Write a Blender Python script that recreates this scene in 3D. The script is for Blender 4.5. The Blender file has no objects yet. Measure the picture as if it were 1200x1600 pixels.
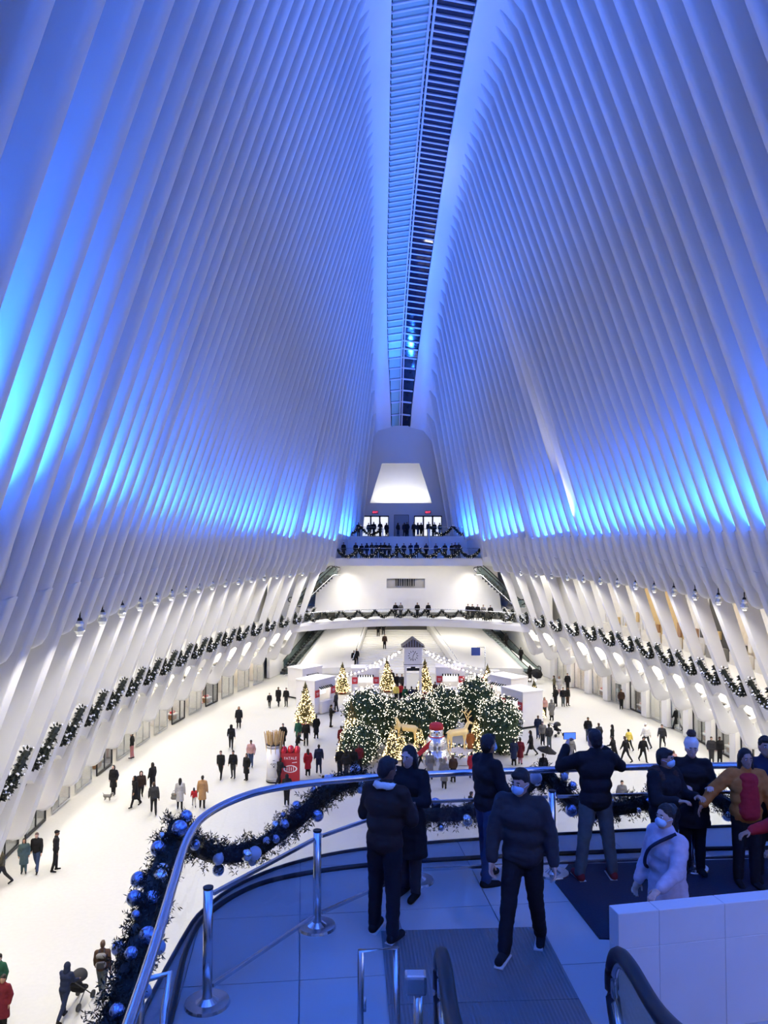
import bpy, bmesh, math, random
from mathutils import Vector, Matrix, noise

# ------------------------------------------------------------------ camera, world, exposure
SC = bpy.context.scene
COL = SC.collection
F = 1200.0                                   # focal length in pixels of the 1200x1600 frame
CAM = Vector((-2.8, 0.0, 14.5))
PITCH = math.atan(50 / F)
cam_d = bpy.data.cameras.new('camera')
cam_d.sensor_fit = 'VERTICAL'; cam_d.sensor_height = 36.0; cam_d.lens = 36.0 * F / 1600.0
cam_d.clip_start = 0.05; cam_d.clip_end = 600
cam = bpy.data.objects.new('camera', cam_d); COL.objects.link(cam)
cam.location = CAM; cam.rotation_euler = (math.pi / 2 + PITCH, 0, 0)
SC.camera = cam
SC.view_settings.view_transform = 'Standard'; SC.view_settings.look = 'None'
SC.view_settings.gamma = 1.0; SC.view_settings.use_curve_mapping = False
SC.view_settings.exposure = 0.0
SC.cycles.max_bounces = 6; SC.cycles.diffuse_bounces = 4; SC.cycles.glossy_bounces = 3; SC.cycles.transmission_bounces = 2; SC.cycles.transparent_max_bounces = 12
SC.cycles.caustics_reflective = False; SC.cycles.caustics_refractive = False; SC.cycles.adaptive_threshold = 0.02
W = bpy.data.worlds.new('night'); SC.world = W; W.use_nodes = True
W.node_tree.nodes['Background'].inputs[0].default_value = (0.004, 0.007, 0.02, 1)
W.node_tree.nodes['Background'].inputs[1].default_value = 1.0

BLUE = (0.022, 0.155, 1.0)
WARM = (1.0, 0.93, 0.80)
def area_light(name, loc, direction, sx, sy, power, color, spread=180, roll_axis=(0, 1, 0)):
    d = bpy.data.lights.new(name, 'AREA'); d.shape = 'RECTANGLE'; d.size = sx; d.size_y = sy
    d.energy = power; d.color = color; d.spread = math.radians(spread)
    o = bpy.data.objects.new(name, d); COL.objects.link(o)
    z = -Vector(direction).normalized(); y = Vector(roll_axis); y = (y - z * y.dot(z)).normalized(); x = y.cross(z)
    o.matrix_world = Matrix.Translation(loc) @ Matrix((x, y, z)).transposed().to_4x4()
    return o

# ------------------------------------------------------------------ plan and section of the hall
def curve1(tab, t):
    if t <= tab[0][0]: return tab[0][1]
    if t >= tab[-1][0]: return tab[-1][1]
    for i in range(len(tab) - 1):
        if tab[i][0] <= t <= tab[i + 1][0]: break
    x0, y0 = tab[i]; x1, y1 = tab[i + 1]
    xa, ya = tab[max(i - 1, 0)]; xb, yb = tab[min(i + 2, len(tab) - 1)]
    m0 = (y1 - ya) / (x1 - xa) if x1 > xa else 0; m1 = (yb - y0) / (xb - x0)
    h = x1 - x0; u = (t - x0) / h
    return (2*u**3 - 3*u*u + 1)*y0 + (u**3 - 2*u*u + u)*h*m0 + (-2*u**3 + 3*u*u)*y1 + (u**3 - u*u)*h*m1
RIDGE = [(-10, 19), (0, 25), (10, 32.5), (20, 38.5), (30, 42.6), (43.6, 45.4), (60, 46.6), (74, 45.5), (84, 42.2), (91, 38.0), (95, 33.0), (98, 27.9)]
AXIS = [(-10, 0), (60, 0), (74, -0.1), (91, -0.5), (98, -0.7)]
SKYHW = [(-10, 2.36), (74, 2.36), (84, 2.15), (91, 1.85), (96, 1.3), (98, 1.15)]
COLHW = [(-10, 3.5), (74, 3.6), (91, 3.5), (98, 2.9)]
def A(Y):                                    # half width of the hall at the foot of the tall ribs (z = 13)
    t = abs(Y - 48)
    if Y < 48: return 14.4 - 3.0 * (t / 30) ** 2
    if t <= 32: return 14.4 - 4.2 * (t / 30) ** 2
    return 14.4 - 4.2 * (32 / 30) ** 2 - 0.25 * (t - 32)
def ribx(Y, z, s):                           # inner edge of the rib wall
    a = A(Y)
    if z <= 13: return s * (a + LEAN * (13 - z))
    zc = curve1(RIDGE, Y) - 0.9; t = (z - 13) / (zc - 13)
    top = s * curve1(COLHW, Y) + curve1(AXIS, Y)
    return s * a + (top - s * a) * t + s * 0.15 * math.sin(math.pi * min(t, 1))
LEAN = 0.37
ZP = 10.5                                    # height of the viewing platform

# blue uplights standing on the ledge behind the ribs, warm downlights under the ledge
for s in (-1, 1):
    for i in range(9):
        y0 = -4 + i * 11.2; y1 = y0 + 11.2; ym = (y0 + y1) / 2
        p0 = Vector((s * (A(y0) + 0.12), y0, 15.4)); p1 = Vector((s * (A(y1) + 0.12), y1, 15.4))
        ax = (p1 - p0)
        area_light('blue_uplight', (p0 + p1) / 2, (-s * 0.36, 0, 1), 0.5, ax.length, 3700, BLUE, 82, ax.normalized())
        zt = curve1(RIDGE, ym); tgt = Vector((s * 4.2, ym, zt - 2))
        mid = (p0 + p1) / 2 + Vector((-s * 0.05, 0, 0.1))
        area_light('blue_beam', mid, tgt - mid, 0.3, ax.length, 380, BLUE, 32, ax.normalized())
    for i in range(7):
        y0 = 7 + i * 11.8; y1 = y0 + 11.8
        p0 = Vector((s * (A(y0) + 0.1), y0, 11.6)); p1 = Vector((s * (A(y1) + 0.1), y1, 11.6)); ax = p1 - p0
        area_light('warm_downlight', (p0 + p1) / 2, (-s * 0.12, 0, -1), 0.6, ax.length, 930, WARM, 130, ax.normalized())
        p0 = Vector((s * (A(y0) + 5.6), y0, 11.3)); p1 = Vector((s * (A(y1) + 5.6), y1, 11.3)); ax = p1 - p0
        area_light('gallery_light', (p0 + p1) / 2, (s * 0.1, 0, -1), 0.5, ax.length, 260, WARM, 160, ax.normalized())
        p0 = Vector((s * (A(y0) + 5.2), y0, 5.6)); p1 = Vector((s * (A(y1) + 5.2), y1, 5.6)); ax = p1 - p0
        area_light('added_shop_wash', (p0 + p1) / 2, (s * 0.25, 0, -1), 0.4, ax.length, 420, WARM, 150, ax.normalized())  # added wash under the gallery, brightens shopfronts and pillars

d = bpy.data.lights.new('rib_uplight', 'SPOT'); d.energy = 7000; d.color = (1.0, 0.95, 0.86); d.spot_size = math.radians(30); d.spot_blend = 1.0; d.shadow_soft_size = 0.08
o = bpy.data.objects.new('rib_uplight', d); COL.objects.link(o); o.location = (ribx(61.8, 15.2, 1) - 0.55, 61.3, 14.6)
o.rotation_euler = (Vector((ribx(61.8, 22, 1) + 0.25, 61.85, 22)) - o.location).to_track_quat('-Z', 'Y').to_euler()
# added fill light behind the viewer, warms the marble wall and people
area_light('added_fill', (3.2, -2.0, 17.5), (-0.25, 1.0, -0.78), 1.2, 0.6, 16, (1.0, 0.93, 0.84), 50)
# ------------------------------------------------------------------ helpers
def ray(px, py):
    d = Vector(((px - 600) / F, 0, 0))
    f = Vector((0, math.cos(PITCH), math.sin(PITCH))); u = Vector((0, -math.sin(PITCH), math.cos(PITCH)))
    return d + f + u * ((800 - py) / F)
def on_floor(px, py, z=0.0):
    d = ray(px, py); return CAM + d * ((z - CAM.z) / d.z)
def on_depth(px, py, Y):
    d = ray(px, py); return CAM + d * (Y / d.y)

def srgb(r, g, b):
    f = lambda c: ((c / 255 + 0.055) / 1.055) ** 2.4 if c > 10 else c / 255 / 12.92
    return (f(r), f(g), f(b))
MATS = {}
def mat(name, col, rough=0.5, metal=0.0, var=0.06, scale=6.0, bump=0.0, emit=0.0, alpha=1.0, trans=0.0, ior=1.45, spec=0.5, emit_small=False):
    if name in MATS: return MATS[name]
    m = bpy.data.materials.new(name); m.use_nodes = True; nt = m.node_tree
    b = nt.nodes['Principled BSDF']
    b.inputs['Roughness'].default_value = rough; b.inputs['Metallic'].default_value = metal
    b.inputs['Specular IOR Level'].default_value = spec; b.inputs['IOR'].default_value = ior
    c = tuple(col) + (1,)
    tc = nt.nodes.new('ShaderNodeTexCoord'); nz = nt.nodes.new('ShaderNodeTexNoise')
    nz.inputs['Scale'].default_value = scale; nz.inputs['Detail'].default_value = 3
    nt.links.new(tc.outputs['Object'], nz.inputs['Vector'])
    rp = nt.nodes.new('ShaderNodeValToRGB')
    rp.color_ramp.elements[0].color = tuple(x * (1 - var) for x in col) + (1,)
    rp.color_ramp.elements[1].color = tuple(min(1, x * (1 + var)) for x in col) + (1,)
    nt.links.new(nz.outputs['Fac'], rp.inputs['Fac']); nt.links.new(rp.outputs['Color'], b.inputs['Base Color'])
    if bump:
        bp = nt.nodes.new('ShaderNodeBump'); bp.inputs['Strength'].default_value = bump; bp.inputs['Distance'].default_value = 0.02
        nt.links.new(nz.outputs['Fac'], bp.inputs['Height']); nt.links.new(bp.outputs['Normal'], b.inputs['Normal'])
    if emit:
        b.inputs['Emission Color'].default_value = c; b.inputs['Emission Strength'].default_value = emit
    if emit: m.cycles.emission_sampling = 'NONE' if emit_small else 'AUTO'
    if trans: b.inputs['Transmission Weight'].default_value = trans
    if alpha < 1: b.inputs['Alpha'].default_value = alpha
    MATS[name] = m
    return m
def glass(name, tint, gloss=0.08):           # clear sheet: mostly see-through, some mirror at grazing angles
    m = bpy.data.materials.new(name); m.use_nodes = True; nt = m.node_tree; nt.nodes.clear()
    o = nt.nodes.new('ShaderNodeOutputMaterial'); t = nt.nodes.new('ShaderNodeBsdfTransparent'); g = nt.nodes.new('ShaderNodeBsdfGlossy')
    t.inputs['Color'].default_value = tuple(tint) + (1,); g.inputs['Roughness'].default_value = 0.03
    mx = nt.nodes.new('ShaderNodeMixShader'); lw = nt.nodes.new('ShaderNodeLayerWeight'); lw.inputs['Blend'].default_value = 0.12
    mu = nt.nodes.new('ShaderNodeMath'); mu.operation = 'MULTIPLY_ADD'; mu.inputs[1].default_value = 0.35; mu.inputs[2].default_value = gloss
    nt.links.new(lw.outputs['Fresnel'], mu.inputs[0]); nt.links.new(mu.outputs[0], mx.inputs[0])
    nt.links.new(t.outputs[0], mx.inputs[1]); nt.links.new(g.outputs[0], mx.inputs[2]); nt.links.new(mx.outputs[0], o.inputs[0])
    return m

def link(o, parent=None):
    COL.objects.link(o)
    if parent is not None: o.parent = parent
    return o
def tag(o, label=None, cat=None, group=None, kind=None):
    if label: o['label'] = label
    if cat: o['category'] = cat
    if group: o['group'] = group
    if kind: o['kind'] = kind
    return o
def empty(name, loc=(0, 0, 0), rz=0.0, label=None, cat=None, group=None, scale=1.0):
    o = bpy.data.objects.new(name, None); link(o); o.location = loc; o.rotation_euler = (0, 0, rz)
    o.empty_display_size = 0.2; o.scale = (scale,) * 3
    return tag(o, label, cat, group)
def mesh(name, verts, faces, m=None, smooth=False):
    me = bpy.data.meshes.new(name); me.from_pydata([tuple(v) for v in verts], [], faces); me.update()
    if m: me.materials.append(m)
    if smooth: me.polygons.foreach_set('use_smooth', [True] * len(me.polygons))
    return me
def put(name, me, parent=None, loc=(0, 0, 0), rot=(0, 0, 0), scale=(1, 1, 1)):
    o = bpy.data.objects.new(name, me); link(o, parent); o.location = loc; o.rotation_euler = rot; o.scale = scale
    return o
def bm_mesh(name, bm, m=None, smooth=False):
    bmesh.ops.recalc_face_normals(bm, faces=bm.faces[:])
    me = bpy.data.meshes.new(name); bm.to_mesh(me); bm.free()
    if m: me.materials.append(m)
    if smooth: me.polygons.foreach_set('use_smooth', [True] * len(me.polygons))
    return me
def b_box(bm, c, s, rz=0.0, rx=0.0, ry=0.0):
    M = Matrix.Translation(c) @ Matrix.Rotation(rz, 4, 'Z') @ Matrix.Rotation(ry, 4, 'Y') @ Matrix.Rotation(rx, 4, 'X') @ Matrix.Diagonal((s[0], s[1], s[2], 1))
    return bmesh.ops.create_cube(bm, size=1, matrix=M)
def b_cyl(bm, p0, p1, r0, r1=None, n=12):
    p0 = Vector(p0); p1 = Vector(p1); r1 = r0 if r1 is None else r1; d = p1 - p0
    M = Matrix.Translation((p0 + p1) / 2) @ d.to_track_quat('Z', 'Y').to_matrix().to_4x4()
    bmesh.ops.create_cone(bm, cap_ends=True, segments=n, radius1=max(r0, 1e-4), radius2=max(r1, 1e-4), depth=d.length, matrix=M)
def b_ball(bm, c, r, n=12, s=(1, 1, 1), R=None):
    M = Matrix.Translation(c) @ (R.to_4x4() if R else Matrix()) @ Matrix.Diagonal((r * s[0], r * s[1], r * s[2], 1))
    bmesh.ops.create_uvsphere(bm, u_segments=n, v_segments=max(6, n * 2 // 3), radius=1, matrix=M)
def box(name, c, s, m, parent=None, rz=0.0, bevel=0.0, rx=0.0, ry=0.0):
    bm = bmesh.new(); b_box(bm, (0, 0, 0), s)
    if bevel: bmesh.ops.bevel(bm, geom=bm.edges[:], offset=bevel, segments=2, affect='EDGES', profile=0.6)
    return put(name, bm_mesh(name, bm, m), parent, c, (rx, ry, rz))
def cyl(name, p0, p1, r0, m, parent=None, r1=None, n=16):
    bm = bmesh.new(); b_cyl(bm, p0, p1, r0, r1, n)
    me = bm_mesh(name, bm, m)
    for p in me.polygons: p.use_smooth = len(p.vertices) == 4
    return put(name, me, parent)
def ball(name, c, r, m, parent=None, s=(1, 1, 1), n=14):
    bm = bmesh.new(); b_ball(bm, (0, 0, 0), r, n, s); return put(name, bm_mesh(name, bm, m, True), parent, c)
def prism(name, pts, axis, a, b, m, parent=None, bevel=0.0, smooth=False):
    """closed outline pts (2D) extruded between a and b along an axis: 'x' pts=(y,z), 'y' pts=(x,z), 'z' pts=(x,y)"""
    bm = bmesh.new()
    P = {'x': lambda p, t: (t, p[0], p[1]), 'y': lambda p, t: (p[0], t, p[1]), 'z': lambda p, t: (p[0], p[1], t)}[axis]
    v0 = [bm.verts.new(P(p, a)) for p in pts]; v1 = [bm.verts.new(P(p, b)) for p in pts]; n = len(pts)
    for i in range(n): bm.faces.new((v0[i], v0[(i + 1) % n], v1[(i + 1) % n], v1[i]))
    f0 = bm.faces.new(v0); f1 = bm.faces.new(v1[::-1])
    if bevel:
        bmesh.ops.bevel(bm, geom=list(set(f0.edges) | set(f1.edges)), offset=bevel, segments=3, affect='EDGES', profile=0.5)
    bmesh.ops.triangulate(bm, faces=[f for f in bm.faces if len(f.verts) > 4])
    me = bm_mesh(name, bm, m, smooth)
    if smooth: me.set_sharp_from_angle(angle=math.radians(40))
    return put(name, me, parent)
def tube_mesh(name, pts, r, m, n=8, closed=False):
    verts, faces = [], []
    pts = [Vector(p) for p in pts]; N = len(pts)
    for i, p in enumerate(pts):
        t = (pts[min(i + 1, N - 1)] - pts[max(i - 1, 0)]).normalized()
        up = Vector((0, 0, 1)) if abs(t.z) < 0.95 else Vector((1, 0, 0))
        x = t.cross(up).normalized(); y = x.cross(t)
        for k in range(n):
            a = 2 * math.pi * k / n; verts.append(p + x * (math.cos(a) * r) + y * (math.sin(a) * r))
    for i in range(N - 1):
        for k in range(n):
            faces.append((i*n + k, i*n + (k+1) % n, (i+1)*n + (k+1) % n, (i+1)*n + k))
    faces.append(tuple(range(n - 1, -1, -1))); faces.append(tuple((N-1)*n + k for k in range(n)))
    return mesh(name, verts, faces, m, True)
def smooth_path(pts, per=6):
    out = []; pts = [Vector(p) for p in pts]; N = len(pts)
    for i in range(N - 1):
        p0 = pts[max(i-1, 0)]; p1 = pts[i]; p2 = pts[i+1]; p3 = pts[min(i+2, N-1)]
        for k in range(per):
            t = k / per
            out.append(0.5 * ((2*p1) + (p2-p0)*t + (2*p0-5*p1+4*p2-p3)*t*t + (3*p1-p0-3*p2+p3)*t**3))
    out.append(pts[-1]); return out
def copy_tree(o, parent=None):
    c = o.copy(); COL.objects.link(c); c.parent = parent
    for ch in list(o.children): copy_tree(ch, c)
    return c
def sweep(name, ys, section, m, parent=None, smooth=True, closed=True):
    """surface through section(Y) -> list of (x, z), one ring per Y"""
    verts, faces = [], []; n = None
    for Y in ys:
        sec = section(Y); n = len(sec); verts += [(x, Y, z) for x, z in sec]
    R = n if closed else n - 1
    for i in range(len(ys) - 1):
        for k in range(R):
            faces.append((i*n + k, i*n + (k+1) % n, (i+1)*n + (k+1) % n, (i+1)*n + k))
    if closed:
        faces.append(tuple(range(n))); faces.append(tuple((len(ys)-1)*n + k for k in range(n - 1, -1, -1)))
    bm = bmesh.new(); vs = [bm.verts.new(v) for v in verts]
    for f in faces:
        try: bm.faces.new([vs[k] for k in f])
        except ValueError: pass
    me = bm_mesh(name, bm, m, smooth)
    if smooth: me.set_sharp_from_angle(angle=math.radians(35))
    return put(name, me, parent)

WHITE = mat('white painted steel', (0.60, 0.60, 0.60), 0.3, 0, 0.02, 0.7)
LOWWHITE = mat('white enamel', (0.60, 0.60, 0.60), 0.3, 0, 0.02, 0.7)
PLASTER = mat('white plaster', (0.76, 0.755, 0.74), 0.6, 0, 0.03, 1.2)
MARBLE = mat('polished white marble', (0.80, 0.79, 0.765), 0.22, 0, 0.05, 0.5)
CHROME = mat('brushed steel', (0.62, 0.64, 0.68), 0.25, 1.0, 0.05, 30)
DARKM = mat('dark metal', (0.02, 0.022, 0.028), 0.35, 0.6, 0.1, 10)
BLACK = mat('black rubber', (0.008, 0.009, 0.012), 0.45, 0, 0.1, 20)
CLEAR = glass('clear glass', (0.93, 0.95, 0.97), 0.03)
GREENGLASS = glass('escalator glass', (0.72, 0.80, 0.80), 0.08)
FOLIAGE = mat('dark fir needles', (0.005, 0.010, 0.008), 0.6, 0, 0.5, 9)
GREEN = mat('green fir needles', (0.014, 0.042, 0.016), 0.6, 0, 0.5, 9)
SILVER = mat('silver bauble', (0.80, 0.82, 0.86), 0.12, 1.0, 0.03, 8)
BAUBLE_BLUE = mat('blue bauble', (0.36, 0.46, 0.72), 0.15, 0.8, 0.05, 8)
LED = mat('warm fairy light', (1.0, 0.74, 0.36), 0.4, 0, 0.0, 1, emit=5.0, emit_small=True)
LEDW = mat('white fairy light', (1.0, 0.88, 0.68), 0.4, 0, 0.0, 1, emit=4.0, emit_small=True)
# ------------------------------------------------------------------ rib walls
RIB_Y = [4 + 1.7 * k for k in range(55)]
NOSE = [(-1.15, -0.16), (-0.30, -0.205), (-0.12, -0.195), (-0.03, -0.135), (0, -0.06), (0, 0.06), (-0.03, 0.135), (-0.12, 0.195), (-0.30, 0.205), (-1.15, 0.16)]
def rib_mesh(Y, s, z0):
    zc = curve1(RIDGE, Y) - 0.9; N = 18
    zs = [z0 + (zc - z0) * (i / N) for i in range(N + 1)]
    verts, faces = [], []; n = len(NOSE)
    rows = []
    for i, z in enumerate(zs):
        p = Vector((ribx(Y, z, s), z)); q = Vector((ribx(Y, min(z + 0.2, zc), s), min(z + 0.2, zc))); q0 = Vector((ribx(Y, z - 0.2, s), z - 0.2))
        t = (q - q0).normalized(); nrm = Vector((t.y, -t.x)) * s * -1        # inward, towards the hall
        if nrm.x * s > 0: nrm = -nrm
        rows.append((p, nrm, t))
    if z0 < 12.9:                                                           # rounded lower end of a short rib
        p, nrm, t = rows[0]
        for k in (1, 2, 3):
            a = math.pi / 2 * k / 3
            rows.insert(0, (p - t * (0.55 * math.sin(a)) - nrm * (0.5 * (1 - math.cos(a))), nrm, t))
    for p, nrm, t in rows:
        for d, y in NOSE:
            w = p + nrm * d; verts.append((w.x, Y + y, w.y))
    for i in range(len(rows) - 1):
        for k in range(n):
            faces.append((i*n + k, i*n + (k+1) % n, (i+1)*n + (k+1) % n, (i+1)*n + k))
    faces.append(tuple(range(n))); faces.append(tuple((len(rows)-1)*n + k for k in range(n-1, -1, -1)))
    bm = bmesh.new(); vs = [bm.verts.new(v) for v in verts]
    for f in faces: bm.faces.new([vs[k] for k in f])
    me = bm_mesh('rib', bm, WHITE, True); me.set_sharp_from_angle(angle=math.radians(50))
    return me
# leg of a long rib: leaning blade that ends in a hook back to the wall
def leg_mesh(s):
    L = lambda z: LEAN * (13 - z); t0 = L(3.3) + 0.50
    tip = [(t0 + 0.50 * math.cos(a), 3.2 + 0.50 * math.sin(a)) for a in [math.radians(t) for t in (196, 220, 245, 270, 300)]]
    inner = [(L(13.3), 13.3), (L(9.1), 9.1), (L(5.3), 5.3)]
    out = inner + tip + [(t0 + 0.95, 3.05), (6.25, 3.75), (6.25, 4.05), (t0 + 0.8, 3.36), (t0 + 0.38, 3.3), (t0 + 0.12, 3.55), (L(5.0) + 0.55, 5.0), (L(5.6) + 0.55, 5.6), (L(6.6) + 0.56, 6.6), (L(9.1) + 0.74, 9.1), (L(13.3) + 1.1, 13.3)]
    pts = [(s * x, z) for x, z in out]
    bm = bmesh.new(); n = len(pts)
    v0 = [bm.verts.new((p[0], -0.24, p[1])) for p in pts]; v1 = [bm.verts.new((p[0], 0.24, p[1])) for p in pts]
    for i in range(n): bm.faces.new((v0[i], v0[(i+1) % n], v1[(i+1) % n], v1[i]))
    f0 = bm.faces.new(v0); f1 = bm.faces.new(v1[::-1])
    bmesh.ops.bevel(bm, geom=list(set(f0.edges) | set(f1.edges)), offset=0.15, segments=3, affect='EDGES', profile=0.5)
    bmesh.ops.triangulate(bm, faces=[f for f in bm.faces if len(f.verts) > 4])
    me = bm_mesh('leg', bm, LOWWHITE, True); me.set_sharp_from_angle(angle=math.radians(45)); return me
# parapet of the gallery between two legs, its top edge a U
def fascia_mesh(s):
    bm = bmesh.new(); N = 14; hw = 1.48
    fr, bk = [], []
    top = lambda u: 6.2 + 1.25 * (abs(u) / hw) ** 3.2
    bot = lambda u: 5.5 - 0.4 * (abs(u) / hw) ** 3
    rings = []
    for i in range(N + 1):
        u = -hw + 2 * hw * i / N; zt, zb = top(u), bot(u); cv = 0.30 - 0.14 * (abs(u) / hw) ** 2
        X = lambda z, o: s * (LEAN * (13 - z) + o)
        rings.append([bm.verts.new((X(zb, cv + 0.05), u, zb)), bm.verts.new((X((zt+zb)/2, cv), u, (zt+zb)/2)), bm.verts.new((X(zt, cv), u, zt)),
                      bm.verts.new((X(zt, cv + 0.32), u, zt)), bm.verts.new((X(zb, cv + 0.40), u, zb))])
    for i in range(N):
        for k in range(5):
            bm.faces.new((rings[i][k], rings[i][(k+1) % 5], rings[i+1][(k+1) % 5], rings[i+1][k]))
    bm.faces.new(rings[0]); bm.faces.new(rings[-1][::-1])
    me = bm_mesh('parapet', bm, LOWWHITE, True); me.set_sharp_from_angle(angle=math.radians(50)); return me
LEG_Y = []
WALLS = {}
for s, nm in ((-1, 'left'), (1, 'right')):
    ys = [-6 + 3.4 * k for k in range(31)]
    def skin(Y, s=s):                          # skin behind the ribs
        zc = curve1(RIDGE, Y) - 0.9; pts = []
        for i in range(13):
            z = 15.0 + (zc + 0.3 - 15.0) * i / 12; pts.append((ribx(Y, z, s) + s * 1.02, z))
        return pts
    wall = sweep('wall_' + nm, ys, skin, WHITE, closed=False); tag(wall, kind='structure'); WALLS[s] = wall
    def arch(Y, s=s):                          # the deep edge beam that carries the ribs
        x = lambda z, o: ribx(Y, z, s) + s * o
        return [(x(15.2, 1.2), 15.2), (x(15.2, 0.55), 15.25), (x(15.05, 0.42), 15.1), (x(14, 0.34), 14), (x(12.6, 0.36), 12.6), (x(12.2, 0.5), 12.2), (x(12.0, 0.9), 12.0), (x(12.0, 7.3), 11.7), (x(12, 7.3), 12.3), (x(13, 2.2), 13.6)]
    ar = sweep('edge_beam', ys[:30], arch, LOWWHITE, wall)
    lm = leg_mesh(s); fm = fascia_mesh(s)
    for k, Y in enumerate(RIB_Y):
        if Y > 96.5: continue
        long_rib = k % 2 == 0
        z0 = 13.0 if long_rib else 11.8
        if Y > 86.5: z0 = 15.0
        put('rib', rib_mesh(Y, s, z0), wall)
        if long_rib and 12 < Y < 84.5:
            put('leg', lm, wall, (s * A(Y), Y, 0)); 
            if s == 1: LEG_Y.append(Y)
        if (not long_rib) and 13 < Y < 84:
            d = (A(Y + 0.85) - A(Y - 0.85)) / 1.7 * s
            put('parapet', fm, wall, (s * A(Y), Y, 0), (0, 0, -math.atan(d)))
    gy = [10 + 3.4 * k for k in range(24)]
    gf = sweep('gallery_floor', gy, lambda Y, s=s: [(s*(A(Y)+3.3), 5.75), (s*(A(Y)+3.2), 6.05), (s*(A(Y)+8.2), 6.05), (s*(A(Y)+8.2), 5.75)], PLASTER, wall)
    sweep('gallery_wall', gy, lambda Y, s=s: [(s*(A(Y)+8.0), 5.4), (s*(A(Y)+8.0), 12.2), (s*(A(Y)+8.3), 12.2), (s*(A(Y)+8.3), 5.4)], PLASTER, wall)
    sweep('bulkhead', gy, lambda Y, s=s: [(s*(A(Y)+6.1), 3.7), (s*(A(Y)+6.1), 5.8), (s*(A(Y)+6.5), 5.8), (s*(A(Y)+6.5), 3.7)], PLASTER, wall)
    sweep('shop_back_wall', gy, lambda Y, s=s: [(s*(A(Y)+9.6), 0), (s*(A(Y)+9.6), 5.3), (s*(A(Y)+9.9), 5.3), (s*(A(Y)+9.9), 0)], PLASTER, wall)
    sweep('shop_ceiling', gy, lambda Y, s=s: [(s*(A(Y)+6.5), 3.75), (s*(A(Y)+9.7), 3.75), (s*(A(Y)+9.7), 3.9), (s*(A(Y)+6.5), 3.9)], PLASTER, wall)
    for zz in ((0, 5.8), (5.8, 12.2)):
        sweep('end_panel', [83.5 + 2 * k for k in range(11)], lambda Y, s=s: [(s*(A(Y)+6.4), zz[0]), (s*(A(Y)+6.4 - (2.2 if zz[0] > 3 else 0)), zz[1]), (s*(A(Y)+6.7), zz[1]), (s*(A(Y)+6.7), zz[0])], PLASTER, wall)
    for Y in LEG_Y:
        box('pillar', (s * (A(Y) + 6.35), Y, 1.88), (0.75, 0.85, 3.75), PLASTER, wall, -math.atan((A(Y+1)-A(Y-1))/2*s), 0.03)

# ------------------------------------------------------------------ roof collar and skylight
ys = [-6 + 2.0 * k for k in range(53)]
SKY0 = 30.0
def collar(Y, s):
    ax = curve1(AXIS, Y); zr = curve1(RIDGE, Y); hs = curve1(SKYHW, Y); hc = curve1(COLHW, Y)
    return [(ax + s*hs, zr), (ax + s*hs, zr - 0.38), (ax + s*(hs + 0.25), zr - 0.42), (ax + s*(hc - 0.15), zr - 0.75), (ax + s*(hc + 0.25), zr - 1.25), (ax + s*(hc + 1.15), zr - 2.4), (ax + s*(hc + 1.5), zr - 1.6), (ax + s*(hs + 0.8), zr + 0.2)]
ceiling = sweep('ceiling', ys, lambda Y: collar(Y, -1), WHITE); tag(ceiling, kind='structure')
sweep('roof_collar', ys, lambda Y: collar(Y, 1), WHITE, ceiling)
def near_roof(Y):
    hs = curve1(SKYHW, Y) + 0.3; zr = curve1(RIDGE, Y); ax = curve1(AXIS, Y)
    return [(ax - hs, zr), (ax + hs, zr), (ax + hs, zr + 0.2), (ax - hs, zr + 0.2)]
sweep('roof_panel', [-6 + 2 * k for k in range(19)], near_roof, WHITE, ceiling)
SHEENGLASS = mat('skylight glass with painted sheen', (0.26, 0.38, 0.34), 0.25, 0, 0.12, 0.8, spec=0.6)  # left panes: reflected light painted into the teal base colour
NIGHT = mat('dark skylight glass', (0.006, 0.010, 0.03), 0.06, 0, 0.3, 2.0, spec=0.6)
BAR = mat('skylight steel', (0.46, 0.48, 0.56), 0.4, 0.2, 0.03, 4)
unit = bmesh.new(); b_box(unit, (0, 0, 0), (1, 1, 1)); 
pane_l = bm_mesh('pane', unit, SHEENGLASS); unit = bmesh.new(); b_box(unit, (0, 0, 0), (1, 1, 1)); pane_r = bm_mesh('pane', unit, NIGHT)
unit = bmesh.new(); b_box(unit, (0, 0, 0), (1, 1, 1)); bmesh.ops.bevel(unit, geom=unit.edges[:], offset=0.12, segments=1, affect='EDGES'); bar_me = bm_mesh('glazing_bar', unit, BAR)
k = 0; Y = 31.0
while Y < 97.6:
    Yn = Y + 0.86; ym = (Y + Yn) / 2
    ax = curve1(AXIS, ym); hs = curve1(SKYHW, ym)
    z0, z1 = curve1(RIDGE, Y), curve1(RIDGE, Yn); pitch = math.atan2(z1 - z0, Yn - Y); ln = math.hypot(0.86, z1 - z0)
    for s in (-1, 1):
        tilt = s * math.atan2(0.42, hs)
        cx = ax + s * hs / 2; cz = (z0 + z1) / 2 + 0.05
        R = Matrix.Rotation(pitch, 4, 'X') @ Matrix.Rotation(tilt, 4, 'Y')
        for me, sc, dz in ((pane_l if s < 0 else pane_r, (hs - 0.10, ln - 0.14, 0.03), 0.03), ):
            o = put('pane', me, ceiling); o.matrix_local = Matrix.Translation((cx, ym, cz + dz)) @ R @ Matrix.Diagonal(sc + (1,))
        o = put('glazing_bar', bar_me, ceiling); o.matrix_local = Matrix.Translation((cx, Y, cz - (z1 - z0) / 2 - 0.05)) @ R @ Matrix.Diagonal((hs, 0.20, 0.12, 1))
    Y = Yn
ys2 = [31 + 1.675 * k for k in range(41)]
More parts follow.
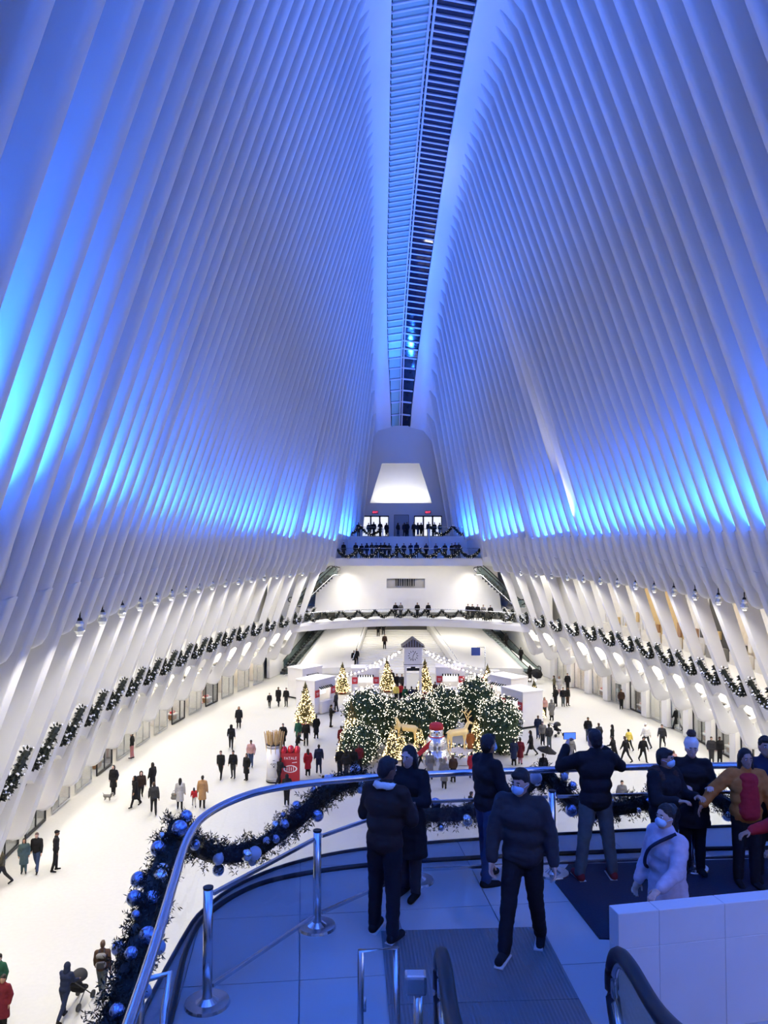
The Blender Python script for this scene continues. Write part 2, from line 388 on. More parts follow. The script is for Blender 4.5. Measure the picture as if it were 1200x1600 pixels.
for off in (-0.13, 0.13):
    sweep('spine', ys2, lambda Y: [(curve1(AXIS, Y) + off - 0.07, curve1(RIDGE, Y) + 0.05), (curve1(AXIS, Y) + off + 0.07, curve1(RIDGE, Y) + 0.05), (curve1(AXIS, Y) + off + 0.07, curve1(RIDGE, Y) + 0.4), (curve1(AXIS, Y) + off - 0.07, curve1(RIDGE, Y) + 0.4)], BAR, ceiling)

# ------------------------------------------------------------------ hall floor, ends of the hall
floor = box('floor', (0, 45, -0.19), (64, 130, 0.3), mat('floor joint grey', (0.42, 0.42, 0.40), 0.6), None); tag(floor, kind='structure')
slab_me = bpy.data.meshes.new('slab'); bm = bmesh.new(); b_box(bm, (0, 0, 0), (3.975, 3.975, 0.06)); bmesh.ops.bevel(bm, geom=bm.edges[:], offset=0.008, segments=1, affect='EDGES'); slab_me = bm_mesh('slab', bm, MARBLE)
for i in range(-7, 8):
    for j in range(4, 24):
        if abs(i * 4.0) < A(j * 4.0) + 11.8: put('slab', slab_me, floor, (i * 4.0, 2 + j * 4.0, -0.03))
back = box('wall_near', (0, -6.2, 22), (44, 0.4, 44), PLASTER); tag(back, kind='structure')
# end wall with the lit opening
def tri_wall(name, outline, hole, Y, m, parent=None):
    bm = bmesh.new()
    o = [bm.verts.new((x, Y, z)) for x, z in outline]; h = [bm.verts.new((x, Y, z)) for x, z in hole]
    eo = [bm.edges.new((o[i], o[(i+1) % len(o)])) for i in range(len(o))]; eh = [bm.edges.new((h[i], h[(i+1) % len(h)])) for i in range(len(h))]
    bmesh.ops.triangle_fill(bm, edges=eo + eh, use_beauty=True)
    r = bmesh.ops.extrude_face_region(bm, geom=bm.faces[:]); bmesh.ops.translate(bm, verts=[v for v in r['geom'] if isinstance(v, bmesh.types.BMVert)], vec=(0, 0.3, 0))
    return put(name, bm_mesh(name, bm, m), parent)
YE = 97.0
def epx(px, py): p = on_depth(px, py, YE); return (p.x, p.z)
hole = [epx(578, 786), epx(675, 786), epx(655, 724), epx(597, 724)]
eo = [(-8.5, 12), (8.5, 12), (8.5, 15.4), (5.9, 15.4)]
eo = [(-9, 5.0), (9, 5.0), (8.2, 13), (4.3, 29.5), (-5.4, 29.5), (-8.2, 13)]
wall_back = tri_wall('wall_back', eo, hole, YE, WHITE); tag(wall_back, kind='structure')
rec = prism('lit_recess', [(YE + 0.2, 18.9), (YE + 2.6, 18.9), (YE + 2.8, 19.0), (YE + 0.9, 27.6), (YE + 0.2, 27.8), (YE + 0.2, 27.6), (YE + 0.8, 27.4), (YE + 2.5, 19.1), (YE + 0.2, 19.1)], 'x', -6.2, 5.0, PLASTER, wall_back)
area_light('recess_light', (-0.6, YE + 0.9, 19.3), (0, 0.1, 1), 7.0, 0.3, 260, (1, 0.98, 0.95), 160, (0, 1, 0))
# ------------------------------------------------------------------ foliage helpers
def blades(rnd, pts, r, n, ln, wd, out=None):
    """fir sprigs: thin leaf blades spraying off a path"""
    V, Fc = ([], []) if out is None else out
    pts = [Vector(p) for p in pts]; N = len(pts) - 1
    for _ in range(n):
        t = rnd.random() * N; i = min(int(t), N - 1); p = pts[i].lerp(pts[i + 1], t - i)
        d = Vector((rnd.gauss(0, 1), rnd.gauss(0, 1), rnd.gauss(0, 1))).normalized()
        q = p + d * r * rnd.uniform(0.2, 0.9)
        e = (d + Vector((rnd.gauss(0, .5), rnd.gauss(0, .5), rnd.gauss(0, .5)))).normalized() * ln * rnd.uniform(0.6, 1.3)
        w = e.cross(Vector((rnd.gauss(0, 1), rnd.gauss(0, 1), rnd.gauss(0, 1)))).normalized() * wd
        b = len(V); V += [q, q + e * 0.45 + w, q + e, q + e * 0.45 - w]; Fc.append((b, b + 1, b + 2, b + 3))
    return V, Fc
def octas(pts, r, out=None):
    V, Fc = ([], []) if out is None else out
    for p in pts:
        b = len(V); p = Vector(p)
        V += [p + Vector(d) * r for d in ((1,0,0),(-1,0,0),(0,1,0),(0,-1,0),(0,0,1),(0,0,-1))]
        for f in ((0,2,4),(2,1,4),(1,3,4),(3,0,4),(2,0,5),(1,2,5),(3,1,5),(0,3,5)): Fc.append(tuple(b + k for k in f))
    return V, Fc
def swag_points(w, drop, n=12, ends=0.0):
    return [Vector((-w/2 + w * i / n, 0, -drop * (1 - (2 * i / n - 1) ** 2))) for i in range(n + 1)]
def swag_parts(seed, pts, r, nb, nl, led, leaf=(0.22, 0.045), dot=0.035, m=None, nball=0, rball=0.09):
    rnd = random.Random(seed)
    V, Fc = blades(rnd, pts, r * 0.8, nb, leaf[0], leaf[1])
    core = tube_mesh('core', pts, r * 0.55, m or FOLIAGE, 7)
    b0 = len(V); V += [v.co.copy() for v in core.vertices]; Fc += [tuple(b0 + k for k in p.vertices) for p in core.polygons]
    fol = mesh('foliage', V, Fc, m or FOLIAGE)
    N = len(pts) - 1; L = []
    for _ in range(nl):
        t = rnd.random() * N; i = min(int(t), N - 1); p = pts[i].lerp(pts[i+1], t - i)
        d = Vector((rnd.gauss(0, 1), rnd.gauss(0, 1), rnd.gauss(0, 1))).normalized(); L.append(p + d * r * rnd.uniform(0.9, 1.2))
    lights = mesh('fairy_lights', *octas(L, dot), led) if nl else None
    balls = []
    for _ in range(nball):
        t = rnd.random() * N; i = min(int(t), N - 1); p = pts[i].lerp(pts[i+1], t - i)
        d = Vector((rnd.gauss(0, 1), rnd.gauss(0, 1), rnd.gauss(0, 1))).normalized(); balls.append((p + d * r * 1.0, rball * rnd.uniform(0.75, 1.25)))
    return fol, lights, balls
def swag(parts, loc, rz, label, group, name='garland_swag', sc=1.0):
    e = empty(name, loc, rz, label, 'garland', group, sc)
    put('foliage', parts[0], e)
    if parts[1]: tag(put('fairy_lights', parts[1], e), kind='stuff')
    return e
# ------------------------------------------------------------------ escalator
STEPM = mat('escalator steps', (0.05, 0.055, 0.06), 0.4, 0.5, 0.2, 30)
def escalator(p0, p1, w, label, skirt=True, steps=18, hr=0.95):
    p0 = Vector(p0); p1 = Vector(p1); d = p1 - p0; run = math.hypot(d.x, d.y); rz = math.atan2(d.y, d.x) - math.pi / 2
    e = empty('escalator', p0, rz, label, 'escalator'); rise = d.z
    # local: +y up the run
    if skirt:
        prism('truss', [(-1.0, -0.05), (0, -0.05), (run, rise - 0.05), (run + 1.0, rise - 0.05), (run + 1.0, rise - 0.75), (run, rise - 0.75), (0.9, -0.02), (-1.0, -0.1)], 'x', -w/2 - 0.22, w/2 + 0.22, PLASTER, e)
    sm = bmesh.new(); b_box(sm, (0, 0, 0), (w - 0.1, run / steps * 1.02, abs(rise) / steps * 1.6)); sme = bm_mesh('step', sm, STEPM)
    for i in range(steps): put('step', sme, e, (0, run * (i + .5) / steps, rise * (i + .5) / steps + 0.05 - abs(rise)/steps*0.4))
    for sx in (-1, 1):
        x = sx * (w / 2 + 0.06)
        prism('balustrade', [(-0.6, 0.0), (0, 0.0), (run, rise), (run + 0.6, rise), (run + 0.6, rise + hr - 0.05), (run, rise + hr - 0.05), (0, hr - 0.05), (-0.6, hr - 0.05)], 'x', x - 0.01, x + 0.01, GREENGLASS, e)
        path = smooth_path([(x, -0.6, 0.35), (x, -0.95, 0.55), (x, -0.9, 0.85), (x, -0.55, hr), (x, 0.1, hr + 0.02), (x, run * .5, rise * .5 + hr), (x, run, rise + hr), (x, run + .6, rise + hr), (x, run + .95, rise + .8), (x, run + .6, rise + .35)], 5)
        put('handrail', tube_mesh('handrail', path, 0.055, BLACK, 7), e)
        put('skirt_trim', tube_mesh('skirt_trim', [(x + sx*.06, -0.9, 0.05), (x + sx*.06, 0, 0.05), (x + sx*.06, run, rise + 0.05), (x + sx*.06, run + .9, rise + .05)], 0.05, CHROME, 6), e)
    return e
# ------------------------------------------------------------------ far end of the hall
far = wall_back
# grand stair (steps are pieces), its sloping flanks
stair = empty('staircase', (0, 86.5, 0), 0, 'wide white staircase rising under the far bridge', 'staircase')
NS = 24
for i in range(NS):
    t = i / NS; y0 = i * 8.5 / NS; z = (i + 1) * 4.0 / NS
    xl = -6.3 + 1.5 * t; xr = 5.4 - 3.0 * t
    box('step', ((xl + xr) / 2, y0 + 0.6, z - 0.35), (xr - xl, 1.2, 0.7), MARBLE, stair, 0, 0.012)
for nm_, pts in (('flank', ((-12.6, 0.0, 0.55), (-6.35, 0.0, 0.75), (-4.85, 8.6, 4.9), (-9.3, 8.6, 4.7))), ('flank', ((5.45, 0, 0.75), (14.2, 0, 0.55), (8.6, 8.6, 4.7), (2.45, 8.6, 4.9)))):
    v = list(pts) + [(p[0], p[1], 0.0) for p in pts]
    bm = bmesh.new(); vv = [bm.verts.new(p) for p in v]
    for f in ((0, 1, 2, 3), (0, 4, 5, 1), (1, 5, 6, 2), (2, 6, 7, 3), (3, 7, 4, 0), (4, 7, 6, 5)): bm.faces.new([vv[k] for k in f])
    put(nm_, bm_mesh(nm_, bm, PLASTER), stair)
for pts in (((-6.3, 0, 1.6), (-4.8, 8.6, 5.75)), ((5.4, 0, 1.6), (2.4, 8.6, 5.75))):
    put('handrail', tube_mesh('handrail', pts, 0.035, CHROME, 6), stair)
fl = box('floor_landing', (0, 99.5, 3.85), (26, 9, 0.3), MARBLE); tag(fl, kind='structure')
# shops behind the landing
shop_b = empty('shop_row', (0, 103, 4.0), 0, 'row of dark glazed shop windows behind the landing under the bridge', 'shopfront')
box('backing', (0, 0.3, 1.3), (26, 0.2, 3.4), PLASTER, shop_b)
for i, (x0, x1, c) in enumerate(((-10.2, -6.2, 'd'), (-6.0, -3.4, 'd'), (-1.0, 0.2, 'w'), (0.5, 1.8, 'k'), (2.0, 3.3, 'k'), (3.6, 4.6, 'r'), (5.4, 7.2, 'd'), (7.4, 9.2, 'g'), (9.4, 12, 'd'))):
    cm = {'d': mat('dim window glass', (0.10, 0.09, 0.075), 0.15), 'w': mat('white sign', (0.8, 0.8, 0.78), 0.5), 'k': mat('dark window glass', (0.03, 0.03, 0.03), 0.1), 'r': mat('red poster', (0.5, 0.03, 0.03), 0.5), 'g': mat('amber window', (0.55, 0.38, 0.16), 0.4)}[c]
    box('window', ((x0 + x1) / 2, 0.12, 1.25), (x1 - x0, 0.12, 2.5), cm, shop_b, 0, 0.02)
escalator((-14.0, 86.3, 0.0), (-10.6, 94.0, 4.0), 1.1, 'escalator rising beside the left end of the wide far staircase')
escalator((13.6, 86.3, 0.0), (9.8, 94.0, 4.0), 1.1, 'escalator rising beside the right end of the wide far staircase')
# bridge
def bridge_y(x): return 88.0 - 6.2 * (x / 12.0) ** 2
bx = [-12.6 + 25.2 * i / 24 for i in range(25)]
bm = bmesh.new(); rows = []
for x in bx:
    y = bridge_y(x); rows.append([bm.verts.new(p) for p in ((x, y, 6.0), (x, y - 0.05, 5.75), (x, y + 0.1, 5.15), (x, y + 3.2, 5.25), (x, y + 3.2, 6.0))])
for i in range(24):
    for k in range(5): bm.faces.new((rows[i][k], rows[i][(k+1) % 5], rows[i+1][(k+1) % 5], rows[i+1][k]))
bm.faces.new(rows[0]); bm.faces.new(rows[-1][::-1])
bridge = put('bridge', bm_mesh('bridge', bm, PLASTER)); tag(bridge, 'curved white bridge with glass railing crossing above the far staircase', 'bridge')
for i in range(24):
    x0, x1 = bx[i], bx[i + 1]; y0, y1 = bridge_y(x0) + .1, bridge_y(x1) + .1; L = math.hypot(x1 - x0, y1 - y0)
    box('pane', ((x0 + x1) / 2, (y0 + y1) / 2, 6.53), (L - 0.03, 0.02, 1.05), CLEAR, bridge, math.atan2(y1 - y0, x1 - x0))
put('handrail', tube_mesh('handrail', [(x, bridge_y(x) + .1, 7.1) for x in bx], 0.035, CHROME, 6), bridge)
gp = swag_parts(3, swag_points(1.95, 0.75), 0.16, 420, 22, LEDW, (0.16, 0.05), 0.018)
for i in range(12):
    x = -11.3 + 22.6 * (i + .5) / 12; dy = -2 * 6.2 * x / 144
    swag(gp, (x, bridge_y(x) - 0.12, 7.0), math.atan(dy), 'lit garland swag on the far bridge railing, number %s from the left end' % (['one','two','three','four','five','six','seven','eight','nine','ten','eleven','twelve'][i]), 'garland swags along the bridge railing')
# white wall under the balcony with a slot window
p = lambda px, py: (lambda q: (q.x, q.z))(on_depth(px, py, 90.5))
wf = tri_wall('wall_far', [(-11, 6.5), (11, 6.5), (10.4, 12.7), (-10.4, 12.7)], [p(604, 919), p(664, 919), p(664, 904), p(604, 904)], 90.5, PLASTER); tag(wf, kind='structure')
(x0, z0), (x1, z1) = p(604, 919), p(664, 904)
win = box('window_1', ((x0 + x1) / 2, 91.0, (z0 + z1) / 2), (x1 - x0, 0.1, z1 - z0), mat('grey room', (0.45, 0.44, 0.42), 0.6)); tag(win, kind='structure')
for i in range(9): box('mullion', (-1.2 + 0.27 * i + 0.05, -0.2, 0.1), (0.09 + 0.05 * (i % 2), 0.1, (z1 - z0) * 0.75), DARKM, win)
sof = box('ceiling_soffit', (0, 96.8, 6.75), (24, 12.4, 0.3), PLASTER); tag(sof, kind='structure')
# lower balcony
bal = box('floor_balcony', (0, 89.3, 12.72), (16.6, 4.2, 0.36), PLASTER, None, 0, 0.03); tag(bal, kind='structure')
lip = box('trim_1', (0, 87.25, 12.45), (16.8, 0.3, 0.9), PLASTER, None, 0, 0.05); tag(lip, kind='structure')
rail1 = empty('glass_railing', (0, 87.3, 12.9), 0, 'glass railing along the edge of the lower far balcony', 'railing')
for i in range(11): box('pane', (-8.2 + 16.4 * (i + .5) / 11, 0, 0.55), (1.46, 0.02, 1.05), CLEAR, rail1)
put('handrail', tube_mesh('handrail', [(-8.2, 0, 1.12), (8.2, 0, 1.12)], 0.03, CHROME, 6), rail1)
gb = swag_parts(5, swag_points(2.5, 0.95), 0.19, 520, 30, LEDW, (0.18, 0.05), 0.02)
for i in range(7):
    swag(gb, (-8.1 + 16.2 * (i + .5) / 7, 87.1, 14.0), 0, 'lit garland swag on the lower far balcony railing, %s from the left' % ('first second third fourth fifth sixth seventh'.split()[i]), 'garland swags along the lower far balcony')
# upper landing with doors
lf = box('floor_upper_landing', (0, 94.2, 15.25), (17.2, 6.4, 0.3), PLASTER); tag(lf, kind='structure')
for i, (x0, x1) in enumerate(((-8.5, -2.95), (2.5, 8.5))):
    w_ = box('wall_landing', ((x0 + x1) / 2, 91.2, 14.1), (x1 - x0, 0.3, 2.5), PLASTER); tag(w_, kind='structure')
st2 = empty('staircase', (0, 88.9, 12.9), 0, 'short flight of steps up to the doors behind the far balcony', 'staircase')
for i in range(12): box('step', (-0.22, 0.25 + i * 0.2, 0.105 + i * 0.208), (5.3, 0.4, 0.22), MARBLE, st2)
for x in (-2.95, 2.5): prism('side_wall', [(0, 0), (2.6, 0), (2.6, 3.4), (2.2, 3.4), (0, 1.1)], 'x', x - 0.06, x + 0.06, PLASTER, st2)
gu = swag_parts(6, swag_points(2.55, 0.95), 0.19, 520, 26, LEDW, (0.18, 0.05), 0.02)
for i, x in enumerate((-7.0, -4.3, 4.0, 6.7)):
    swag(gu, (x, 91.0, 16.55), 0, 'garland swag before the upper far doors, %s' % ('outermost on the left', 'next to the left doors', 'next to the right doors', 'outermost on the right')[i], 'garland swags on the upper landing')
for i, (x0, x1) in enumerate(((-8.4, -3.0), (2.6, 8.4))):
    r_ = empty('glass_railing', ((x0 + x1) / 2, 91.2, 15.4), 0, 'glass railing on the upper far landing, %s of the steps' % ('left', 'right')[i], 'railing')
    for k in range(4): box('pane', ((k - 1.5) * (x1 - x0) / 4, 0, 0.55), ((x1 - x0) / 4 - 0.04, 0.02, 1.05), CLEAR, r_)
    put('handrail', tube_mesh('handrail', [(-(x1 - x0) / 2, 0, 1.12), ((x1 - x0) / 2, 0, 1.12)], 0.03, CHROME, 6), r_)
GLOWDOOR = mat('lit vestibule glass', (0.95, 0.95, 0.92), 0.2, 0, 0.3, 1.5, emit=0.9, emit_small=True)
n = 0
for x0, x1 in ((-5.6, -2.2), (1.0, 4.5)):
    for k in range(3):
        n += 1; xc = x0 + (x1 - x0) * (k + .5) / 3; w_ = (x1 - x0) / 3
        d_ = empty('door_%d' % n, (xc, YE - 0.05, 15.4)); tag(d_, kind='structure')
        box('pane', (0, 0, 1.3), (w_ - 0.16, 0.04, 2.4), GLOWDOOR, d_)
        bm = bmesh.new()
        for c, s_ in (((-w_/2 + .05, 0, 1.33), (.1, .1, 2.66)), ((w_/2 - .05, 0, 1.33), (.1, .1, 2.66)), ((0, 0, 2.62), (w_, .1, .12)), ((0, 0, 0.06), (w_, .1, .12)), ((0, 0, 1.0), (w_, .08, .06))): b_box(bm, c, s_)
        put('frame', bm_mesh('frame', bm, DARKM), d_)
d_ = box('door_7', (-0.6, YE - 0.1, 16.75), (1.7, 0.08, 2.7), mat('grey door leaf', (0.30, 0.31, 0.34), 0.4)); tag(d_, kind='structure')
box('frame', (-0.9, -0.02, 0), (0.06, 0.1, 2.75), DARKM, d_); box('frame', (0.9, -0.02, 0), (0.06, 0.1, 2.75), DARKM, d_); box('frame', (0, -0.02, 1.4), (1.86, 0.1, 0.06), DARKM, d_)
EXITM = mat('exit sign red', (1.0, 0.08, 0.16), 0.4, emit=2.2, emit_small=True)
TS = bpy.data.scenes.new('workbench')
def bake(o):
    TS.collection.objects.link(o); vl = TS.view_layers[0]; vl.update()
    me = bpy.data.meshes.new_from_object(o.evaluated_get(vl.depsgraph)); bpy.data.objects.remove(o); return me
def text_mesh(txt, size, m, depth=0.01, align='CENTER'):
    c = bpy.data.curves.new('text', 'FONT'); c.body = txt; c.size = size; c.extrude = depth; c.align_x = align; c.align_y = 'CENTER'; c.resolution_u = 2
    o = bpy.data.objects.new('text', c); me = bake(o); me.materials.clear(); me.materials.append(m); return me
for i, x in enumerate((-3.9, 2.75)):
    e = empty('exit_sign', (x, YE - 0.12, 18.5), 0, 'small red exit sign above the %s pair of far doors' % ('left', 'right')[i], 'sign')
    box('case', (0, 0, 0), (0.75, 0.1, 0.36), mat('sign case', (0.3, 0.05, 0.08), 0.5), e)
    put('lettering', text_mesh('EXIT', 0.32, EXITM), e, (0, -0.06, 0), (math.pi / 2, 0, 0))
# side escalators up to the balcony
escalator((-12.4, 86.2, 7.6), (-8.9, 88.3, 10.9), 0.9, 'short escalator by the left ribs under the far balcony', False, 12)
escalator((12.2, 86.2, 7.4), (8.6, 88.3, 10.9), 0.9, 'short escalator by the right ribs under the far balcony', False, 12)
area_light('balcony_soffit_light', (0, 87.6, 12.0), (0, 0.5, -1), 14, 0.4, 180, WARM, 150, (0, 1, 0))
area_light('bridge_soffit_light', (0, 91.0, 5.1), (0, 0.2, -1), 16, 0.5, 260, WARM, 170, (0, 1, 0))
# ------------------------------------------------------------------ viewing platform in the foreground
OUT = smooth_path([(-4.85, -5.9, 0), (-4.85, 2, 0), (-4.85, 7.4, 0), (-4.72, 8.7, 0), (-4.25, 9.5, 0), (-3.5, 10.05, 0), (-2.4, 10.4, 0), (0, 10.8, 0), (2.8, 11.1, 0), (5.6, 11.2, 0)], 5)
OUT = [(p.x, p.y) for p in OUT] + [(5.6, -5.9)]
plat = prism('floor_platform', OUT, 'z', ZP - 0.55, ZP - 0.02, mat('platform joint', (0.30, 0.31, 0.34), 0.6)); tag(plat, kind='structure')
TILE = mat('platform stone', (0.42, 0.42, 0.42), 0.35, 0, 0.05, 1.3)
def clip(poly, a, b):                         # keep the right-hand side of a->b
    out = []; f = lambda p: (b[0]-a[0])*(p[1]-a[1]) - (b[1]-a[1])*(p[0]-a[0])
    for i in range(len(poly)):
        p, q = poly[i], poly[(i+1) % len(poly)]; fp, fq = f(p), f(q)
        if fp <= 1e-9: out.append(p)
        if (fp < 0) != (fq < 0) and abs(fp - fq) > 1e-12:
            t = fp / (fp - fq); out.append((p[0] + (q[0]-p[0])*t, p[1] + (q[1]-p[1])*t))
    return out
ca, sa = math.cos(math.radians(6)), math.sin(math.radians(6))
for i in range(-3, 7):
    for j in range(-1, 7):
        x0, y0 = -4.6 + i * 1.05 + 0.0, 3.55 + j * 1.25; g = 0.006
        q = [(x0 + g, y0 + g), (x0 + g, y0 + 1.25 - g), (x0 + 1.05 - g, y0 + 1.25 - g), (x0 + 1.05 - g, y0 + g)]
        q = [((x + 2.8) * ca - (y - 7) * sa - 2.8, (x + 2.8) * sa + (y - 7) * ca + 7) for x, y in q]
        for k in range(len(OUT)):
            a, b = OUT[k], OUT[(k+1) % len(OUT)]
            if q: q = clip(q, a, b)
        if len(q) > 2: prism('tile', q, 'z', ZP - 0.04, ZP, TILE, plat)
# kerb of the platform edge
put('edge_trim', tube_mesh('edge_trim', [(x, y, ZP + 0.01) for x, y in OUT[5:-1]], 0.025, DARKM, 6), plat)
# ribbed steel landing plate of the escalator
RIBM = mat('ribbed steel plate', (0.19, 0.20, 0.22), 0.42, 0.5, 0.06, 8)
nt = RIBM.node_tree; wv = nt.nodes.new('ShaderNodeTexWave'); wv.inputs['Scale'].default_value = 9.0; tcn = nt.nodes.new('ShaderNodeTexCoord'); bpn = nt.nodes.new('ShaderNodeBump'); bpn.inputs['Strength'].default_value = 0.6; bpn.inputs['Distance'].default_value = 0.01
nt.links.new(tcn.outputs['Object'], wv.inputs['Vector']); nt.links.new(wv.outputs['Fac'], bpn.inputs['Height']); nt.links.new(bpn.outputs['Normal'], nt.nodes['Principled BSDF'].inputs['Normal'])
lp = empty('landing_plate', (-1.88, 6.0, ZP), math.radians(3), 'ribbed steel landing plate at the foot of the nearest escalator', 'floor plate')
for k in range(3): box('plate', (0, -1.2 + 0.15 + k * 1.28, 0.006), (1.68, 1.27, 0.012), RIBM, lp)
# dark entrance mat
matm = mat('dark carpet mat', (0.012, 0.014, 0.03), 0.9, 0, 0.25, 60, 0.3)
pm_ = prism('floor_mat', [(-0.62, 7.95), (-0.78, 9.25), (-0.5, 9.75), (4.4, 10.1), (4.4, 7.6)], 'z', 0, 0.012, matm); pm_.location.z = ZP
tag(pm_, 'dark blue carpet mat on the pale platform floor', 'mat')
# curved glass railing
RP = smooth_path([(-4.12, 2.6, 0), (-4.28, 4.2, 0), (-4.45, 5.6, 0), (-4.62, 6.8, 0), (-4.74, 7.7, 0), (-4.72, 8.35, 0), (-4.45, 8.95, 0), (-4.0, 9.35, 0), (-3.1, 9.68, 0), (-2, 9.88, 0), (-0.3, 10.08, 0), (1.2, 10.2, 0), (2.6, 10.25, 0), (4.6, 10.25, 0)], 6)
rl = empty('platform_railing', (0, 0, ZP), 0, 'curved glass railing with steel handrail around the viewing platform', 'railing')
RAILBLUE = mat('satin steel handrail', (0.50, 0.53, 0.62), 0.22, 0.9, 0.04, 12)
put('handrail', tube_mesh('handrail', [(p.x, p.y, 1.09) for p in RP], 0.042, RAILBLUE, 10), rl)
put('base_shoe', tube_mesh('base_shoe', [(p.x, p.y, 0.02) for p in RP], 0.03, DARKM, 8), rl)
for i in range(0, len(RP) - 1, 6):
    seg = RP[i:i + 7]
    v = [(p.x, p.y, 0.04) for p in seg] + [(p.x, p.y, 1.04) for p in seg]; n = len(seg)
    put('pane', mesh('pane', v, [(k, k+1, n+k+1, n+k) for k in range(n-1)], CLEAR, True), rl)
# return rails of steel tube
for nm_, pts, lb in (('stub_rail', [(-2.98, 5.86, 0.0), (-2.97, 5.84, 0.98), (-2.71, 5.84, 1.0), (-2.70, 5.84, 0.0)], 'upright steel tube rail end standing left of the escalator'),
                     ('stub_rail', [(-4.46, 5.35, 0.0), (-4.47, 5.4, 0.85), (-4.47, 5.45, 0.98), (-4.30, 5.5, 1.0), (-4.29, 5.35, 0.85), (-4.24, 4.9, 0.05)], 'bent steel tube rail against the left glass railing')):
    o = empty(nm_, (0, 0, ZP), 0, lb, 'rail')
    put('tube', tube_mesh('tube', pts, 0.026, CHROME, 10), o)
    a, b = Vector(pts[1]), Vector(pts[-2]); a0, b0 = Vector(pts[0]), Vector(pts[-1])
    put('pane', mesh('pane', [a0 + Vector((0.02, 0, 0.1)), b0 + Vector((-0.02, 0, 0.1)), b, a], [(0, 1, 2, 3)], CLEAR), o)
    cyl('latch', a.lerp(a0, .35) + Vector((0.03, 0, 0)), a.lerp(a0, .35) + Vector((0.03, 0, -0.10)), 0.012, CHROME, o)
# stanchions with glass barrier panels
SP = [(-4.34, 6.86), (-3.50, 8.2), (-2.40, 9.3), (-0.75, 9.5), (1.0, 9.65), (2.8, 9.75)]
SN = ('nearest the camera on the left', 'second from the left', 'behind the person in the brown jacket', 'right of the walking masked man', 'behind the woman in the white hat', 'at the far right')
for k, (x, y) in enumerate(SP):
    e = empty('barrier_post', (x, y, ZP), 0, 'steel barrier post on a round base, ' + SN[k], 'post', 'steel barrier posts on the platform')
    cyl('post', (0, 0, 0.02), (0, 0, 0.99), 0.042, CHROME, e, n=20); cyl('cap', (0, 0, 0.985), (0, 0, 1.0), 0.046, DARKM, e, n=20)
    bm = bmesh.new(); b_cyl(bm, (0, 0, 0), (0, 0, 0.025), 0.2, 0.19, 28); b_cyl(bm, (0, 0, 0.025), (0, 0, 0.06), 0.10, 0.05, 20); put('base', bm_mesh('base', bm, CHROME), e)
for k in range(len(SP) - 1):
    a = Vector(SP[k] + (0,)); b = Vector(SP[k + 1] + (0,)); m_ = (a + b) / 2; L = (b - a).length - 0.12; rz = math.atan2(b.y - a.y, b.x - a.x)
    e = empty('glass_barrier', (m_.x, m_.y, ZP), rz, 'glass barrier panel framed by steel rails, ' + ('leftmost', 'beside the brown jacket', 'behind the black-jacketed pair', 'behind the photographer', 'at the right end')[k], 'barrier', 'glass barrier panels between posts')
    box('pane', (0, 0, 0.53), (L, 0.012, 0.76), CLEAR, e)
    box('top_rail', (0, 0, 0.92), (L, 0.035, 0.03), CHROME, e); box('bottom_rail', (0, 0, 0.13), (L, 0.035, 0.03), CHROME, e)
# escalator in the foreground (runs up past the viewer)
es = empty('escalator', (-1.75, 6.0, ZP), 0, 'nearest escalator with black handrails beside the marble wall', 'escalator')
for i, x in enumerate((-0.62, 0.70)):
    top = [(x, -0.95, 0.30), (x, -0.30, 0.30), (x, -0.05, 0.42), (x, 0.05, 0.68), (x, -0.10, 0.92), (x, -0.42, 1.0), (x, -1.0, 1.02), (x, -1.7, 1.25), (x, -2.6, 1.77), (x, -4.8, 3.05)]
    path = smooth_path(top, 6)
    hv = tube_mesh('handrail', path, 0.055, BLACK, 8); put('handrail', hv, es)
    put('newel_trim', tube_mesh('newel_trim', [(x, p.y - 0.0 * p.z, p.z - 0.0) for p in [Vector((0, q.y * 0.985 - 0.055, q.z * 0.94 + 0.01)) for q in path]], 0.03, CHROME, 6), es)
    prism('balustrade', [(-4.8, 1.9), (-2.5, 0.6), (-1.6, 0.15), (-0.35, 0.12), (-0.12, 0.35), (-0.05, 0.65), (-0.2, 0.88), (-0.45, 0.95), (-1.0, 0.97), (-1.7, 1.2), (-2.6, 1.72), (-4.8, 3.0)], 'x', x - 0.008, x + 0.008, GREENGLASS, es)
    prism('skirt', [(-4.8, 1.2), (-2.5, 0.0), (0.0, 0.0), (0.0, 0.14), (-1.6, 0.16), (-2.5, 0.62), (-4.8, 1.95)], 'x', x - 0.09, x + 0.09, CHROME, es)
sm = bmesh.new(); b_box(sm, (0, 0, 0), (1.12, 0.4, 0.2)); sme = bm_mesh('step', sm, STEPM)
for i in range(9): put('step', sme, es, (0.04, -2.0 - i * 0.36, -0.06 + 0.2 * i))
cyl('entry_sensor', (-0.80, -0.25, 0.0), (-0.80, -0.25, 0.75), 0.035, CHROME, es); box('entry_sensor', (-0.82, -0.25, 0.80), (0.16, 0.12, 0.14), CHROME, es, 0, 0.02)
